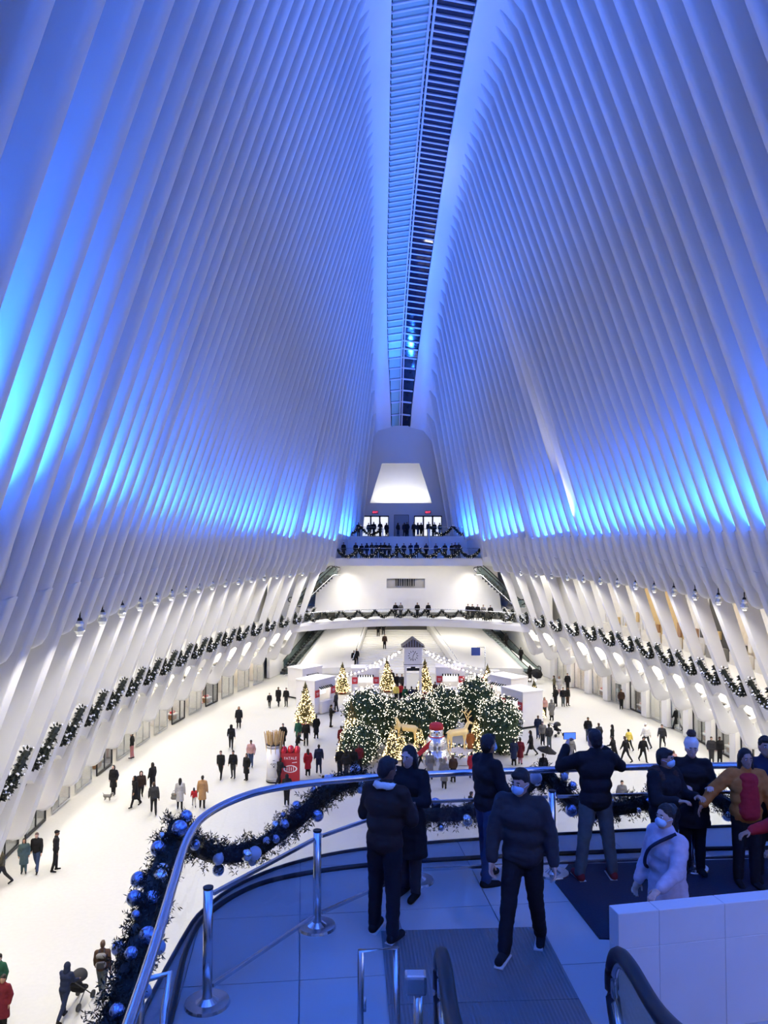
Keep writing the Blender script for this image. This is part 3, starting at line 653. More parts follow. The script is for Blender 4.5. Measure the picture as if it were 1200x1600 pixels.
# low marble wall on the right
mw = empty('parapet_wall', (-0.90, 6.36, ZP), math.radians(11), 'low wall of pale marble slabs right of the escalator', 'wall')
STONE = mat('pale marble slab', (0.60, 0.59, 0.60), 0.4, 0, 0.08, 1.6)
for k, (x0, x1) in enumerate(((0, 0.36), (0.363, 0.96), (0.963, 2.0), (2.003, 3.2), (3.203, 4.4))):
    for z0, z1 in ((0.0, 0.715), (0.718, 1.0)):
        bm = bmesh.new(); b_box(bm, (0, 0, 0), (x1 - x0, 0.16, z1 - z0)); bmesh.ops.bevel(bm, geom=bm.edges[:], offset=0.004, segments=1, affect='EDGES')
        put('marble_slab', bm_mesh('marble_slab', bm, STONE), mw, ((x0 + x1) / 2, 0.08, (z0 + z1) / 2))
box('core', (2.2, 0.08, 0.49), (4.38, 0.15, 0.99), mat('grout', (0.45, 0.45, 0.46), 0.8), mw)
# stairs under the viewer
sv = empty('staircase', (-3.65, 4.9, ZP), 0, 'stair flight leading up from the platform under the viewpoint', 'staircase')
for i in range(14): box('step', (0, -0.15 - i * 0.3, 0.085 + i * 0.165), (1.3, 0.34, 0.17), TILE, sv)
# fir garland along the railing with blue and silver baubles
def rail_garland(seed, pts, r, nb, nball, label):
    pts = smooth_path(pts, 6); e = empty('railing_garland', (0, 0, 0), 0, label, 'garland', 'bauble garlands on the platform railing')
    rnd = random.Random(seed)
    V, Fc = [], []
    N = len(pts) - 1
    for _ in range(nb):                       # sprigs: a twig with needles
        t = rnd.random() * N; i = min(int(t), N - 1); p = pts[i].lerp(pts[i+1], t - i)
        d = Vector((rnd.gauss(0, 1), rnd.gauss(0, 1), rnd.gauss(0, 1))).normalized()
        a = p + d * r * 0.3; b = p + d * r * rnd.uniform(0.8, 1.35)
        blades(rnd, [a, b], 0.02, 26, 0.055, 0.006, (V, Fc))
    core = tube_mesh('core', pts, r * 0.55, FOLIAGE, 8); b0 = len(V); V += [v.co.copy() for v in core.vertices]; Fc += [tuple(b0 + k for k in q.vertices) for q in core.polygons]
    put('foliage', mesh('foliage', V, Fc, FOLIAGE), e)
    for k in range(nball):
        t = (k + rnd.random()) / nball * N; i = min(int(t), N - 1); p = pts[i].lerp(pts[i+1], t - i)
        d = Vector((rnd.gauss(0, 1), rnd.gauss(0, 1) - 0.6, rnd.gauss(0, 1) + 0.4)).normalized()
        m_ = rnd.choice((SILVER, BAUBLE_BLUE, BAUBLE_BLUE, mat('pearl bauble', (0.62, 0.66, 0.78), 0.35)))
        ball('bauble', p + d * r * 0.95, rnd.uniform(0.035, 0.085), m_, e, n=16)
    return e
rail_garland(1, [(-4.78, 5.3, 10.72), (-4.82, 5.9, 10.9), (-4.9, 6.8, 11.1), (-4.98, 7.6, 11.3), (-4.98, 8.3, 11.5)], 0.19, 620, 26, 'fir garland with blue baubles climbing the left side of the railing')
rail_garland(2, [(-4.95, 8.45, 11.3), (-4.72, 8.95, 10.95), (-4.35, 9.35, 10.85), (-3.9, 9.75, 11.05), (-3.5, 9.95, 11.35), (-3.15, 10.0, 11.5)], 0.18, 560, 24, 'fir garland swag with baubles hanging from the railing corner')
rail_garland(3, [(-3.1, 10.0, 11.5), (-2.6, 10.15, 11.05), (-1.9, 10.25, 10.95), (-1.2, 10.3, 11.1), (-0.7, 10.35, 11.45)], 0.17, 460, 18, 'fir garland swag behind the masked men at the railing')
rail_garland(4, [(-0.65, 10.35, 11.45), (-0.2, 10.4, 11.0), (0.3, 10.45, 10.95), (0.9, 10.5, 11.1), (1.3, 10.5, 11.45)], 0.17, 460, 18, 'fir garland swag behind the photographer at the railing')
rail_garland(5, [(1.35, 10.5, 11.45), (1.8, 10.5, 11.0), (2.4, 10.5, 10.95), (3.0, 10.5, 11.1)], 0.17, 300, 12, 'fir garland swag behind the orange jacket at the right')
rnd = random.Random(77); V, Fc = [], []
for k in range(16):
    a = Vector((0.2 + rnd.gauss(0, .05), 6.0 + rnd.gauss(0, .05), ZP + 0.02)); d = Vector((rnd.gauss(0, .6), rnd.gauss(0, .5), 1)).normalized()
    blades(rnd, [a, a + d * rnd.uniform(.15, .3)], 0.015, 60, 0.09, 0.004, (V, Fc))
o = put('fir_sprig', mesh('fir_sprig', V, Fc, FOLIAGE)); tag(o, 'dark fir sprig poking up beside the marble wall in the right corner', 'garland')
# ------------------------------------------------------------------ gallery garlands, spotlights
ORD = 'first second third fourth fifth sixth seventh eighth ninth tenth eleventh twelfth thirteenth fourteenth fifteenth sixteenth seventeenth eighteenth nineteenth twentieth twenty-first twenty-second twenty-third twenty-fourth'.split()
def u_points():
    hw = 1.22; P = []
    for i in range(15):
        u = -hw + 2 * hw * i / 14; z = 6.25 + 1.05 * (abs(u) / hw) ** 3.2; P.append(Vector((LEAN * (13 - z) + 0.12, u, z + 0.03)))
    return P
UG = {}
for s in (-1, 1):
    UG[s] = swag_parts(11, [Vector((s * p.x, p.y, p.z)) for p in u_points()], 0.22, 760, 60, mat('silver bauble small', (0.75, 0.76, 0.78), 0.2, 0.6), (0.17, 0.05), 0.06)
cnt = {-1: 0, 1: 0}
for k, Y in enumerate(RIB_Y):
    if k % 2 == 1 and 18 < Y < 84:
        for s in (-1, 1):
            if s == 1 and Y < 30: continue
            swag(UG[s], (s * A(Y), Y, 0), -math.atan((A(Y+.85) - A(Y-.85)) / 1.7 * s), 'silver-dotted garland in a gallery opening of the %s wall, %s from the near end' % (('left' if s < 0 else 'right'), ORD[cnt[s]]), 'garlands in the gallery openings'); cnt[s] += 1
SPOTGLASS = mat('crystal lamp shade', (0.80, 0.88, 0.86), 0.08, 0.5, 0.3, 14)
LENS = mat('lamp lens', (1, 0.97, 0.9), 0.3, emit=3.0, emit_small=True)
def spot_proto():
    e = empty('gallery_spotlight', (0, 0, 0))
    cyl('hanger', (0, 0, 0.28), (0, 0, 0.55), 0.03, DARKM, e, n=8); cyl('cap', (0, 0, 0.20), (0, 0, 0.30), 0.10, DARKM, e, 0.06, 12)
    bm = bmesh.new()
    for z0, z1, r0, r1 in ((-0.30, -0.16, 0.10, 0.19), (-0.16, 0.0, 0.19, 0.12), (0.0, 0.10, 0.12, 0.16), (0.10, 0.22, 0.16, 0.07)): b_cyl(bm, (0, 0, z0), (0, 0, z1), r0, r1, 12)
    put('shade', bm_mesh('shade', bm, SPOTGLASS), e); cyl('lens', (0, 0, -0.33), (0, 0, -0.29), 0.09, LENS, e, n=12); return e
sp0 = spot_proto(); first = True; cnt = {-1: 0, 1: 0}
for k, Y in enumerate(RIB_Y):
    for s in (-1, 1):
        if not (26 < Y < 80) or k % 2 == 0: continue
        o = sp0 if first else copy_tree(sp0); first = False
        o.location = (s * (A(Y) + 0.62 - 0.0), Y + 0.85, 12.05 - 0.42); cnt[s] += 1
        tag(o, 'glass spotlight under the edge beam of the %s wall, %s from the near end' % (('left' if s < 0 else 'right'), ORD[cnt[s] - 1]), 'spotlight', 'spotlights under the edge beam')
# ------------------------------------------------------------------ shops at floor level
SHOPC = {'pink': (0.75, 0.42, 0.38), 'white': (0.75, 0.72, 0.66), 'grey': (0.26, 0.25, 0.24), 'dark': (0.07, 0.065, 0.06), 'wood': (0.36, 0.20, 0.10), 'gold': (0.62, 0.44, 0.20), 'blue': (0.08, 0.33, 0.75), 'cream': (0.70, 0.60, 0.45), 'red': (0.6, 0.05, 0.05), 'orange': (0.65, 0.30, 0.10)}
def shopc(n): return mat('shop ' + n, SHOPC[n], 0.5, 0, 0.15, 3)
LAMP = mat('shop ceiling lamp', (1.0, 0.90, 0.76), 0.5, emit=22.0)
right_shops = {26: 'gold', 29: 'cream', 33: 'gold', 36: 'dark', 39: 'wood', 43: 'gold', 46: 'dark', 50: 'wood', 53: 'dark', 56: 'dark', 60: 'blue', 63: 'white', 67: 'grey', 70: 'pink', 73: 'pink', 77: 'red', 80: 'white'}
left_shops = {26: 'white', 29: 'red', 33: 'red', 36: 'dark', 39: 'grey', 43: 'pink', 46: 'white', 50: 'dark', 53: 'cream', 56: 'white', 60: 'cream', 63: 'wood', 67: 'white', 70: 'grey', 73: 'white', 77: 'gold', 80: 'white'}
rnd = random.Random(5); cnt = {-1: 0, 1: 0}
def shop(Y, s, cn, label):
    d = (A(Y + 1) - A(Y - 1)) / 2 * s
    e = empty('shopfront', (s * (A(Y) + 6.35), Y, 0), -math.atan(d), label, 'shopfront', 'shopfronts along the hall floor')
    c = shopc(cn); fm_ = DARKM if cn in ('dark', 'grey', 'wood') else CHROME
    box('pane', (0, 0, 1.75), (0.03, 2.5, 3.3), CLEAR, e)
    bm = bmesh.new()
    for cc, sz in (((0, -1.25, 1.75), (.08, .07, 3.4)), ((0, 1.25, 1.75), (.08, .07, 3.4)), ((0, 0, 3.45), (.08, 2.5, .08)), ((0, 0, 0.06), (.10, 2.5, .12)), ((0, rnd.choice((-.3, 0, .3)), 1.75), (.06, .05, 3.4))): b_box(bm, cc, sz)
    put('frame', bm_mesh('frame', bm, fm_), e)
    box('back_wall', (s * 2.6, 0, 1.75), (0.1, 3.3, 3.5), c, e)
    box('side_wall', (s * 1.4, 1.66, 1.75), (2.4, 0.08, 3.5), shopc('white' if cn not in ('dark', 'grey') else 'grey'), e)
    box('ceiling_lamp', (s * 1.2, 0, 3.66), (0.5, 2.2, 0.06), LAMP, e)
    n = rnd.choice((2, 3))
    for k in range(n):
        z = 0.5 + k * 0.75
        box('shelf', (s * 2.3, 0.25, z), (0.45, 2.2, 0.05), shopc(rnd.choice(('wood', 'white', 'cream'))), e)
        for q in range(4):
            h = rnd.uniform(.2, .5); box('display_item', (s * 2.25, -0.6 + q * 0.5 + rnd.uniform(-.1, .1), z + 0.03 + h / 2), (rnd.uniform(.15, .3), rnd.uniform(.15, .35), h), shopc(rnd.choice(('white', 'dark', 'pink', 'gold', 'wood', cn))), e, 0, 0.02)
    if cn in ('dark', 'grey', 'pink', 'wood'):
        bm = bmesh.new(); x, y = s * 0.9, -0.4
        b_ball(bm, (x, y, 1.62), .1, 10, (1, 1, 1.25)); b_cyl(bm, (x, y, 1.45), (x, y, 1.55), .05, .05, 8); b_cyl(bm, (x, y, .95), (x, y, 1.42), .14, .2, 10); b_cyl(bm, (x, y, .2), (x, y, .95), .13, .17, 10); b_cyl(bm, (x, y, .12), (x, y, .2), .25, .25, 12)
        put('mannequin', bm_mesh('mannequin', bm, shopc(rnd.choice(('white', 'blue', 'pink'))), True), e)
        box('display_table', (s * 0.8, 0.65, 0.45), (0.7, 0.8, 0.1), shopc('white'), e, 0, 0.02); box('display_table', (s * 0.8, 0.65, 0.2), (0.5, 0.6, 0.4), shopc('wood'), e)
        for q in range(3): box('display_item', (s * 0.8, 0.45 + .2 * q, .58), (.25, .14, .16), shopc(rnd.choice(('orange', 'pink', 'red'))), e)
for Y in [y + 1.7 for y in LEG_Y]:
    for s, tab in ((-1, left_shops), (1, right_shops)):
        if Y < 24 or Y > 83: continue
        key = min(tab, key=lambda q: abs(q - Y)); cnt[s] += 1
        shop(Y, s, tab[key], '%s-toned glass shopfront on the %s side of the floor, %s from the near end' % (tab[key], 'left' if s < 0 else 'right', ORD[cnt[s] - 1]))
# upper gallery shops seen through the openings on the right
up = {27: 'gold', 30: 'gold', 34: 'gold', 37: 'gold', 40: 'orange', 44: 'red', 47: 'orange', 50: 'white', 54: 'cream', 57: 'dark', 61: 'white', 64: 'gold', 67: 'gold', 71: 'white', 74: 'white'}
n = 0
for Y in [y + 1.7 for y in LEG_Y]:
    if not 26 < Y < 76: continue
    cn = up[min(up, key=lambda q: abs(q - Y))]
    for s in ((1,) if cn != 'white' else (1,)):
        d = (A(Y + 1) - A(Y - 1)) / 2 * s; n += 1
        e = empty('gallery_shop', (s * (A(Y) + 7.9), Y, 6.05), -math.atan(d), '%s display wall of an upper gallery shop on the right, %s from the near end' % (cn, ORD[n - 1]), 'shop display', 'upper gallery shops')
        box('panel', (0, 0, 2.3), (0.12, 3.0, 4.5), shopc(cn), e, 0, 0.01)
        box('frame', (-s * .02, -1.55, 2.3), (0.2, 0.1, 4.6), PLASTER, e); box('frame', (-s * .02, 1.55, 2.3), (0.2, 0.1, 4.6), PLASTER, e); box('header', (-s * .02, 0, 4.62), (0.24, 3.2, 0.14), PLASTER, e)
        for q in range(3):
            box('display_item', (-s * 0.15, -0.9 + .9 * q, 1.2 + rnd.uniform(-.3, .8)), (0.18, rnd.uniform(.3, .6), rnd.uniform(.5, 1.2)), shopc(rnd.choice(('gold', 'dark', 'blue' if cn == 'red' else 'white', 'wood'))), e, 0, 0.02)
        box('counter', (-s * 0.35, 0, 0.45), (0.5, 2.4, 0.9), shopc('white' if cn != 'dark' else 'grey'), e, 0, 0.02)
# poster stand by the right shops
pp = on_floor(967, 1098)
e = empty('poster_stand', pp, math.radians(-70), 'dark poster stand with a portrait above it by the right shopfronts', 'poster')
DP = mat('dark poster', (0.02, 0.035, 0.04), 0.4)
box('panel', (0, 0, 0.85), (0.9, 0.1, 1.7), DP, e, 0, 0.01); box('portrait_panel', (0, 0.02, 2.35), (0.8, 0.08, 1.1), mat('tan portrait ground', (0.45, 0.30, 0.22), 0.5), e)
bm = bmesh.new(); b_ball(bm, (0, -0.05, 2.4), 0.24, 12, (1, .12, 1.25)); put('portrait_print', bm_mesh('portrait_print', bm, mat('portrait print', (0.65, 0.42, 0.32), 0.5), True), e)
bm = bmesh.new(); b_ball(bm, (0, -0.06, 1.1), 0.25, 12, (1, .1, 1)); put('emblem_print', bm_mesh('emblem_print', bm, mat('emblem print', (0.25, 0.36, 0.36), 0.5), True), e)
box('base', (0, 0, 0.04), (1.0, 0.5, 0.08), DARKM, e)
# blue information sign by the right flank of the stairs
p_ = on_floor(745, 1062)
e = empty('information_sign', p_, 0, 'blue square information sign on a post before the right stair flank', 'sign')
pz = on_depth(741, 1018, p_.y).z
cyl('post', (0.9, 0, 0), (0.9, 0, pz + .5), 0.06, CHROME, e); box('arm', (0.5, 0, pz + .45), (0.9, 0.06, 0.08), CHROME, e); box('panel', (-0.1, 0, pz), (0.95, 0.08, 0.85), mat('sign blue', (0.02, 0.05, 0.24), 0.4), e, 0, 0.02)
box('counter', (1.9, 0.1, 0.5), (1.1, 0.5, 1.0), PLASTER, e, 0, 0.03)
# ------------------------------------------------------------------ holiday market in the middle of the floor
def fir_tree_meshes(seed, h, r, m, leds, nb, nl):
    rnd = random.Random(seed); V, Fc = [], []; L = []
    tiers = 9
    for k in range(tiers):                     # drooping tiers
        z0 = h * (0.08 + 0.92 * k / tiers); rr = r * (1 - k / tiers) ** 0.9 + 0.04
        n = 12; b = len(V)
        V.append(Vector((0, 0, z0 + h * 0.22)))
        for i in range(n):
            a = 2 * math.pi * i / n; q = rr * (1.0 if i % 2 else 0.8); V.append(Vector((q * math.cos(a), q * math.sin(a), z0 + rnd.uniform(-.03, .03) * h)))
        V.append(Vector((0, 0, z0 + h * 0.05)))
        for i in range(n): Fc += [(b, b + 1 + i, b + 1 + (i + 1) % n), (b + n + 1, b + 1 + (i + 1) % n, b + 1 + i)]
    for _ in range(nb):
        t = rnd.random() ** 1.4; a = rnd.random() * 6.283; rr = r * (1 - t) * rnd.uniform(.7, 1.0); p = Vector((rr * math.cos(a), rr * math.sin(a), h * (0.08 + .9 * t)))
        d = Vector((math.cos(a), math.sin(a), rnd.uniform(-.5, .2))); blades(rnd, [p, p + d * 0.05], 0.02, 1, 0.16 * h / 2.5, 0.035 * h / 2.5, (V, Fc))
    for _ in range(nl):
        t = rnd.random() ** 1.5; a = rnd.random() * 6.283; rr = r * (1 - t) * rnd.uniform(.92, 1.06) + .02; L.append((rr * math.cos(a), rr * math.sin(a), h * (0.07 + .92 * t)))
    return mesh('foliage', V, Fc, m), mesh('fairy_lights', *octas(L, 0.03), leds)
def sphere_pts(rnd, n, rad, half=True):
    P = []
    while len(P) < n:
        d = Vector((rnd.gauss(0, 1), rnd.gauss(0, 1), rnd.gauss(0, 1))).normalized()
        if half and d.z < -0.75: continue
        P.append(Vector((d.x * rad[0], d.y * rad[1], d.z * rad[2])))
    return P
TREE = fir_tree_meshes(2, 2.6, 0.75, mat('golden fir needles', (0.10, 0.085, 0.02), 0.6, 0, 0.5, 9), LED, 900, 620)
trees = [(477, 1131, 3.1, 'golden lit fir tree at the front left kiosk'), (535, 1083, 2.75, 'golden lit fir tree right of the left side kiosk'), (605, 1080, 3.0, 'golden lit fir tree left of the clock tower'),
         (664, 1082, 3.0, 'golden lit fir tree right of the clock tower'), (762, 1090, 2.9, 'slim golden lit fir tree left of the right side kiosk'), (835, 1124, 3.0, 'golden lit fir tree at the front right kiosk'),
         (474, 1071, 1.4, 'small golden lit fir tree at the far left of the market'), (613, 1188, 2.3, 'small golden fir tree left of the standing reindeer'), (549, 1188, 3.6, 'tall golden fir tree against the left green dome'),
         (744, 1176, 2.4, 'small golden fir tree right of the antlered reindeer'), (656, 1178, 1.9, 'small golden fir tree between reindeer and snowman'), (627, 1186, 2.0, 'golden fir tree behind the standing reindeer')]
for x, y, h, lb in trees:
    e = empty('fir_tree', on_floor(x, y), random.Random(x).random() * 6, lb, 'tree', 'lit fir trees of the market', h / 2.6)
    put('foliage', TREE[0], e); tag(put('fairy_lights', TREE[1], e), kind='stuff'); cyl('trunk', (0, 0, 0), (0, 0, 0.4), 0.07, shopc('wood'), e); cyl('base', (0, 0, 0), (0, 0, 0.08), 0.32, shopc('red'), e)
# big leafy domes covered in lights
def dome_meshes(seed, rad, h, nb, nl):
    rnd = random.Random(seed); V, Fc = [], []; z0 = h - rad[2]
    bm = bmesh.new(); bmesh.ops.create_icosphere(bm, subdivisions=3, radius=1)
    for v in bm.verts:
        n_ = 1 + 0.16 * noise.noise(v.co * 2.3 + Vector((seed, 0, 0)))
        q = Vector((v.co.x * rad[0] * n_, v.co.y * rad[1] * n_, v.co.z * rad[2] * n_ + z0))
        if v.co.z < 0: q.x *= 1 + 0.15 * -v.co.z; q.z = z0 + v.co.z * z0
        v.co = q
    bm.verts.index_update(); V += [v.co.copy() * 0.93 for v in bm.verts]; Fc += [tuple(v.index for v in f.verts) for f in bm.faces]
    pts = [(v.co.copy(), (v.co - Vector((0, 0, z0))).normalized()) for v in bm.verts]; bm.free()
    L = []
    for _ in range(nb):
        p, d = rnd.choice(pts); p = p + Vector((rnd.gauss(0, .12), rnd.gauss(0, .12), rnd.gauss(0, .12)))
        if p.z < 0.05: continue
        blades(rnd, [p * 0.95, p * 0.95 + d * .1], 0.03, 1, 0.22, 0.06, (V, Fc))
    while len(L) < nl:
        p, d = rnd.choice(pts); p = p * 1.04 + Vector((rnd.gauss(0, .12), rnd.gauss(0, .12), rnd.gauss(0, .12)))
        if p.z > 0.15: L.append(p)
    return mesh('foliage', V, Fc, GREEN), mesh('fairy_lights', *octas(L, 0.034), LEDW)
DOMES = [dome_meshes(1, (1.5, 1.5, 1.6), 4.2, 2600, 620), dome_meshes(4, (1.4, 1.3, 1.3), 3.6, 2300, 560), dome_meshes(8, (1.3, 1.3, 1.2), 2.9, 2000, 480)]
for x, y, k, sc, lb in ((573, 1172, 0, 1.0, 'tall rounded green dome of fir covered in white lights, left end of the market'), (607, 1152, 2, 1.0, 'green lit dome between the tall left dome and the middle'), (654, 1166, 1, 1.0, 'green lit dome in front of the clock tower'),
                        (692, 1148, 1, 0.97, 'green lit dome behind the snowman'), (744, 1140, 0, 0.95, 'tall green lit dome right of the middle'), (780, 1176, 1, 1.02, 'green lit dome at the right end of the market'), (562, 1194, 2, 0.9, 'low green lit dome at the front left of the market')):
    e = empty('lit_dome', on_floor(x, y), x * 0.7, lb, 'topiary', 'lit fir domes of the market', sc); put('foliage', DOMES[k][0], e); tag(put('fairy_lights', DOMES[k][1], e), kind='stuff')
# raised garden beds in front
BED = mat('pale gold bed', (0.70, 0.62, 0.40), 0.5, 0, 0.1, 8)
for x, y, w, lb in ((640, 1178, 2.6, 'low pale bed under the standing reindeer'), (718, 1186, 3.0, 'low pale bed under the antlered reindeer')):
    e = empty('garden_bed', on_floor(x, y), 0, lb, 'planter'); bm = bmesh.new(); b_cyl(bm, (0, 0, 0), (0, 0, 0.45), w / 2, w / 2 * .96, 24); put('bed', bm_mesh('bed', bm, mat('white planter', (0.72, 0.70, 0.64), 0.5)), e)
    rnd = random.Random(x); V, Fc = [], []
    for _ in range(260):
        a = rnd.random() * 6.28; q = w / 2 * rnd.uniform(.75, 1); blades(rnd, [Vector((q * math.cos(a), q * math.sin(a), .45)), Vector((q * math.cos(a), q * math.sin(a), .6))], .05, 1, .25, .06, (V, Fc))
    put('foliage', mesh('foliage', V, Fc, GREEN), e); L = []
    for _ in range(90): a = rnd.random() * 6.28; q = w / 2 * rnd.uniform(.8, 1.05); L.append((q * math.cos(a), q * math.sin(a), .5 + rnd.random() * .3))
    tag(put('fairy_lights', mesh('fairy_lights', *octas(L, .035), LED), e), kind='stuff')
# blob builder: union of tapered capsules and ellipsoids remeshed into one skin
def cap_geo(bm, p0, p1, r0, r1, n=12):
    p0 = Vector(p0); p1 = Vector(p1); d = p1 - p0; L = d.length
    Q = d.to_track_quat('Z', 'Y').to_matrix() if L > 1e-6 else Matrix.Identity(3); rings = []
    prof = [(-math.cos(a) * r0, math.sin(a) * r0) for a in (0.35, 0.8, 1.2, math.pi / 2)] + [(L + math.sin(a) * r1, math.cos(a) * r1) for a in (0.0, 0.37, 0.77, 1.22)]
    for z, r in prof: rings.append([bm.verts.new(p0 + Q @ Vector((r * math.cos(2*math.pi*k/n), r * math.sin(2*math.pi*k/n), z))) for k in range(n)])
    for i in range(len(rings) - 1):
        for k in range(n): bm.faces.new((rings[i][k], rings[i][(k+1) % n], rings[i+1][(k+1) % n], rings[i+1][k]))
    bm.faces.new(rings[0][::-1]); bm.faces.new(rings[-1])
def blob(name, prims, voxel, m=None, smooth=3, cut=None):
    bm = bmesh.new()
    for q in prims:
        if q[0] == 'c': cap_geo(bm, *q[1:])
        else: b_ball(bm, q[1], 1.0, 16, q[2], q[3] if len(q) > 3 else None)
    me = bpy.data.meshes.new('tmp'); bm.to_mesh(me); bm.free()
    o = bpy.data.objects.new('tmp', me)
    md = o.modifiers.new('r', 'REMESH'); md.mode = 'VOXEL'; md.voxel_size = voxel; md.use_smooth_shade = True
    ms = o.modifiers.new('s', 'SMOOTH'); ms.iterations = smooth; ms.factor = 0.5
    out = bake(o); out.name = name; bpy.data.meshes.remove(me)
    if cut:
        bm = bmesh.new(); bm.from_mesh(out)
        for co, no in cut:
            r = bmesh.ops.bisect_plane(bm, geom=bm.verts[:] + bm.edges[:] + bm.faces[:], plane_co=co, plane_no=no, clear_outer=True)
            ed = [x for x in r['geom_cut'] if isinstance(x, bmesh.types.BMEdge)]
            try: bmesh.ops.edgenet_fill(bm, edges=ed)
            except Exception: pass
        bm.to_mesh(out); bm.free()
    out.materials.clear()
    if m: out.materials.append(m)
    out.polygons.foreach_set('use_smooth', [True] * len(out.polygons))
    return out
# reindeer figures
GOLD = mat('glowing gold figure', (0.85, 0.62, 0.24), 0.35, 0.3, 0.1, 10, emit=0.25, emit_small=True)
def reindeer(loc, rz, antlers, label):
    e = empty('reindeer_figure', loc, rz, label, 'reindeer figure', None, 1.25)
    P = [('c', (-.45, 0, 1.0), (.4, 0, 1.02), .19, .2), ('c', (.4, 0, 1.1), (.62, 0, 1.5), .12, .09)]
    P += [('c', (.62, 0, 1.52), (.85, 0, 1.42), .085, .05)] if antlers else [('c', (.5, 0, 1.15), (.8, 0, .75), .1, .08), ('c', (.8, 0, .75), (.95, 0, .6), .08, .05)]
    for x, y, k in ((-.5, .1, -.06), (-.5, -.1, .05), (.38, .1, .05), (.38, -.1, -.05)): P += [('c', (x, y, .95), (x + k, y, .5), .1, .05), ('c', (x + k, y, .5), (x, y, .05), .045, .035)]
    P += [('c', (-.6, 0, 1.08), (-.72, 0, 1.0), .05, .03)]
    put('body', blob('body', P, 0.035, GOLD), e)
    if antlers:
        bm = bmesh.new()
        for sy in (-1, 1):
            a = Vector((.6, .05 * sy, 1.58)); b = Vector((.5, .22 * sy, 1.95)); c_ = Vector((.62, .3 * sy, 2.2))
            for q0, q1 in ((a, b), (b, c_), (b, b + Vector((.2, .02 * sy, .2))), (a.lerp(b, .5), a.lerp(b, .5) + Vector((.2, 0, .12))), (b, b + Vector((-.15, .1 * sy, .15)))): b_cyl(bm, q0, q1, .028, .018, 6)
        put('antlers', bm_mesh('antlers', bm, GOLD), e)
q = on_floor(635, 1176); q.z = 0.45; reindeer(q, math.radians(160), False, 'golden grazing reindeer figure left of the snowman')
q = on_floor(716, 1184); q.z = 0.45; reindeer(q, math.radians(20), True, 'golden antlered reindeer figure right of the snowman')
# snowman
q = on_floor(682, 1206)
e = empty('snowman', q, 0, 'big silvery snowman with red hat and red scarf at the market front', 'snowman')
SNOW = mat('silver mirrored foil', (0.82, 0.84, 0.90), 0.18, 0.85, 0.05, 6); REDF = mat('red wool', (0.50, 0.025, 0.03), 0.8, 0, 0.2, 20, 0.3)
put('body', blob('body', [('e', (0, 0, .85), (.95, .95, .9)), ('e', (0, 0, 1.75), (.72, .72, .7)), ('e', (0, 0, 2.5), (.46, .46, .44))], 0.05, SNOW, 2), e)
cyl('hat', (0, 0, 2.72), (0, 0, 3.0), .47, REDF, e, .42); ball('hat_crown', (0, 0, 2.98), .42, REDF, e, (1, 1, .35))
bm = bmesh.new(); bmesh.ops.create_cone(bm, cap_ends=True, segments=24, radius1=.54, radius2=.5, depth=.26, matrix=Matrix.Translation((0, 0, 2.16))); put('scarf', bm_mesh('scarf', bm, REDF), e)
box('scarf_tail', (-0.72, -0.45, 1.62), (0.28, 0.12, 1.25), REDF, e, 0, 0.04, 0, math.radians(48))
for x in (-.15, .15): ball('eye', (x, -.42, 2.56), .05, BLACK, e)
cyl('nose', (0, -.42, 2.46), (0, -.68, 2.43), .06, mat('carrot', (.7, .25, .03), .6), e, .01)
for z in (1.5, 1.75, 2.0): ball('button', (0, -.70 - .05 * (z < 1.9), z), .06, mat('white button', (.85, .85, .85), .4), e)
# clock tower
q = on_floor(645, 1087)
e = empty('clock_tower', q, 0, 'white clock tower with dark gabled roof in the middle of the market', 'clock tower')
TW = mat('white lacquered wood', (0.80, 0.79, 0.77), 0.4, 0, 0.03, 3)
for x in (-.72, .72):
    for y in (-.72, .72): box('post', (x, y, 1.45), (0.2, 0.2, 2.9), TW, e, 0, 0.01)
box('clock_case', (0, 0, 3.85), (1.72, 1.72, 1.6), TW, e, 0, 0.02); box('cornice', (0, 0, 2.98), (1.85, 1.85, 0.16), TW, e, 0, 0.02); box('trim_band', (0, 0, 3.08), (1.78, 1.78, 0.05), DARKM, e); box('cornice', (0, 0, 4.68), (2.0, 2.0, 0.12), TW, e, 0, 0.02)
box('name_board', (0, -0.8, 2.62), (1.2, 0.06, 0.26), DARKM, e); bm = bmesh.new(); b_cyl(bm, (0, -.78, 2.83), (0, -.85, 2.83), .22, .22, 16); put('crest', bm_mesh('crest', bm, DARKM), e)
bm = bmesh.new(); v = [bm.verts.new(c_) for c_ in ((-1.12, -1.12, 4.74), (1.12, -1.12, 4.74), (1.12, 1.12, 4.74), (-1.12, 1.12, 4.74), (0, -1.12, 5.55), (0, 1.12, 5.55))]
for f in ((0, 1, 4), (1, 2, 5, 4), (2, 3, 5), (3, 0, 4, 5), (3, 2, 1, 0)): bm.faces.new([v[k] for k in f])
put('roof', bm_mesh('roof', bm, mat('dark bronze roof', (0.09, 0.075, 0.065), 0.5)), e)
bm = bmesh.new()
for k in range(7): x = -.75 + .25 * k; hh = .74 * (1 - abs(x) / 1.12); b_box(bm, (x, -1.13, 4.78 + hh / 2), (.03, .04, hh))
put('gable_bars', bm_mesh('gable_bars', bm, BAR), e)
cyl('clock_face', (0, -.85, 3.92), (0, -.90, 3.92), .52, mat('clock white', (.85, .84, .8), .4), e, n=32)
bm = bmesh.new()
for k in range(12):
    a = 2 * math.pi * k / 12; b_box(bm, (.41 * math.sin(a), -.91, 3.92 + .41 * math.cos(a)), (.06, .03, .15), 0, 0, a)
b_box(bm, (.07, -.92, 4.05), (.05, .02, .32), 0, 0, .5); b_box(bm, (-.02, -.925, 3.75), (.04, .02, .4), 0, 0, .1)
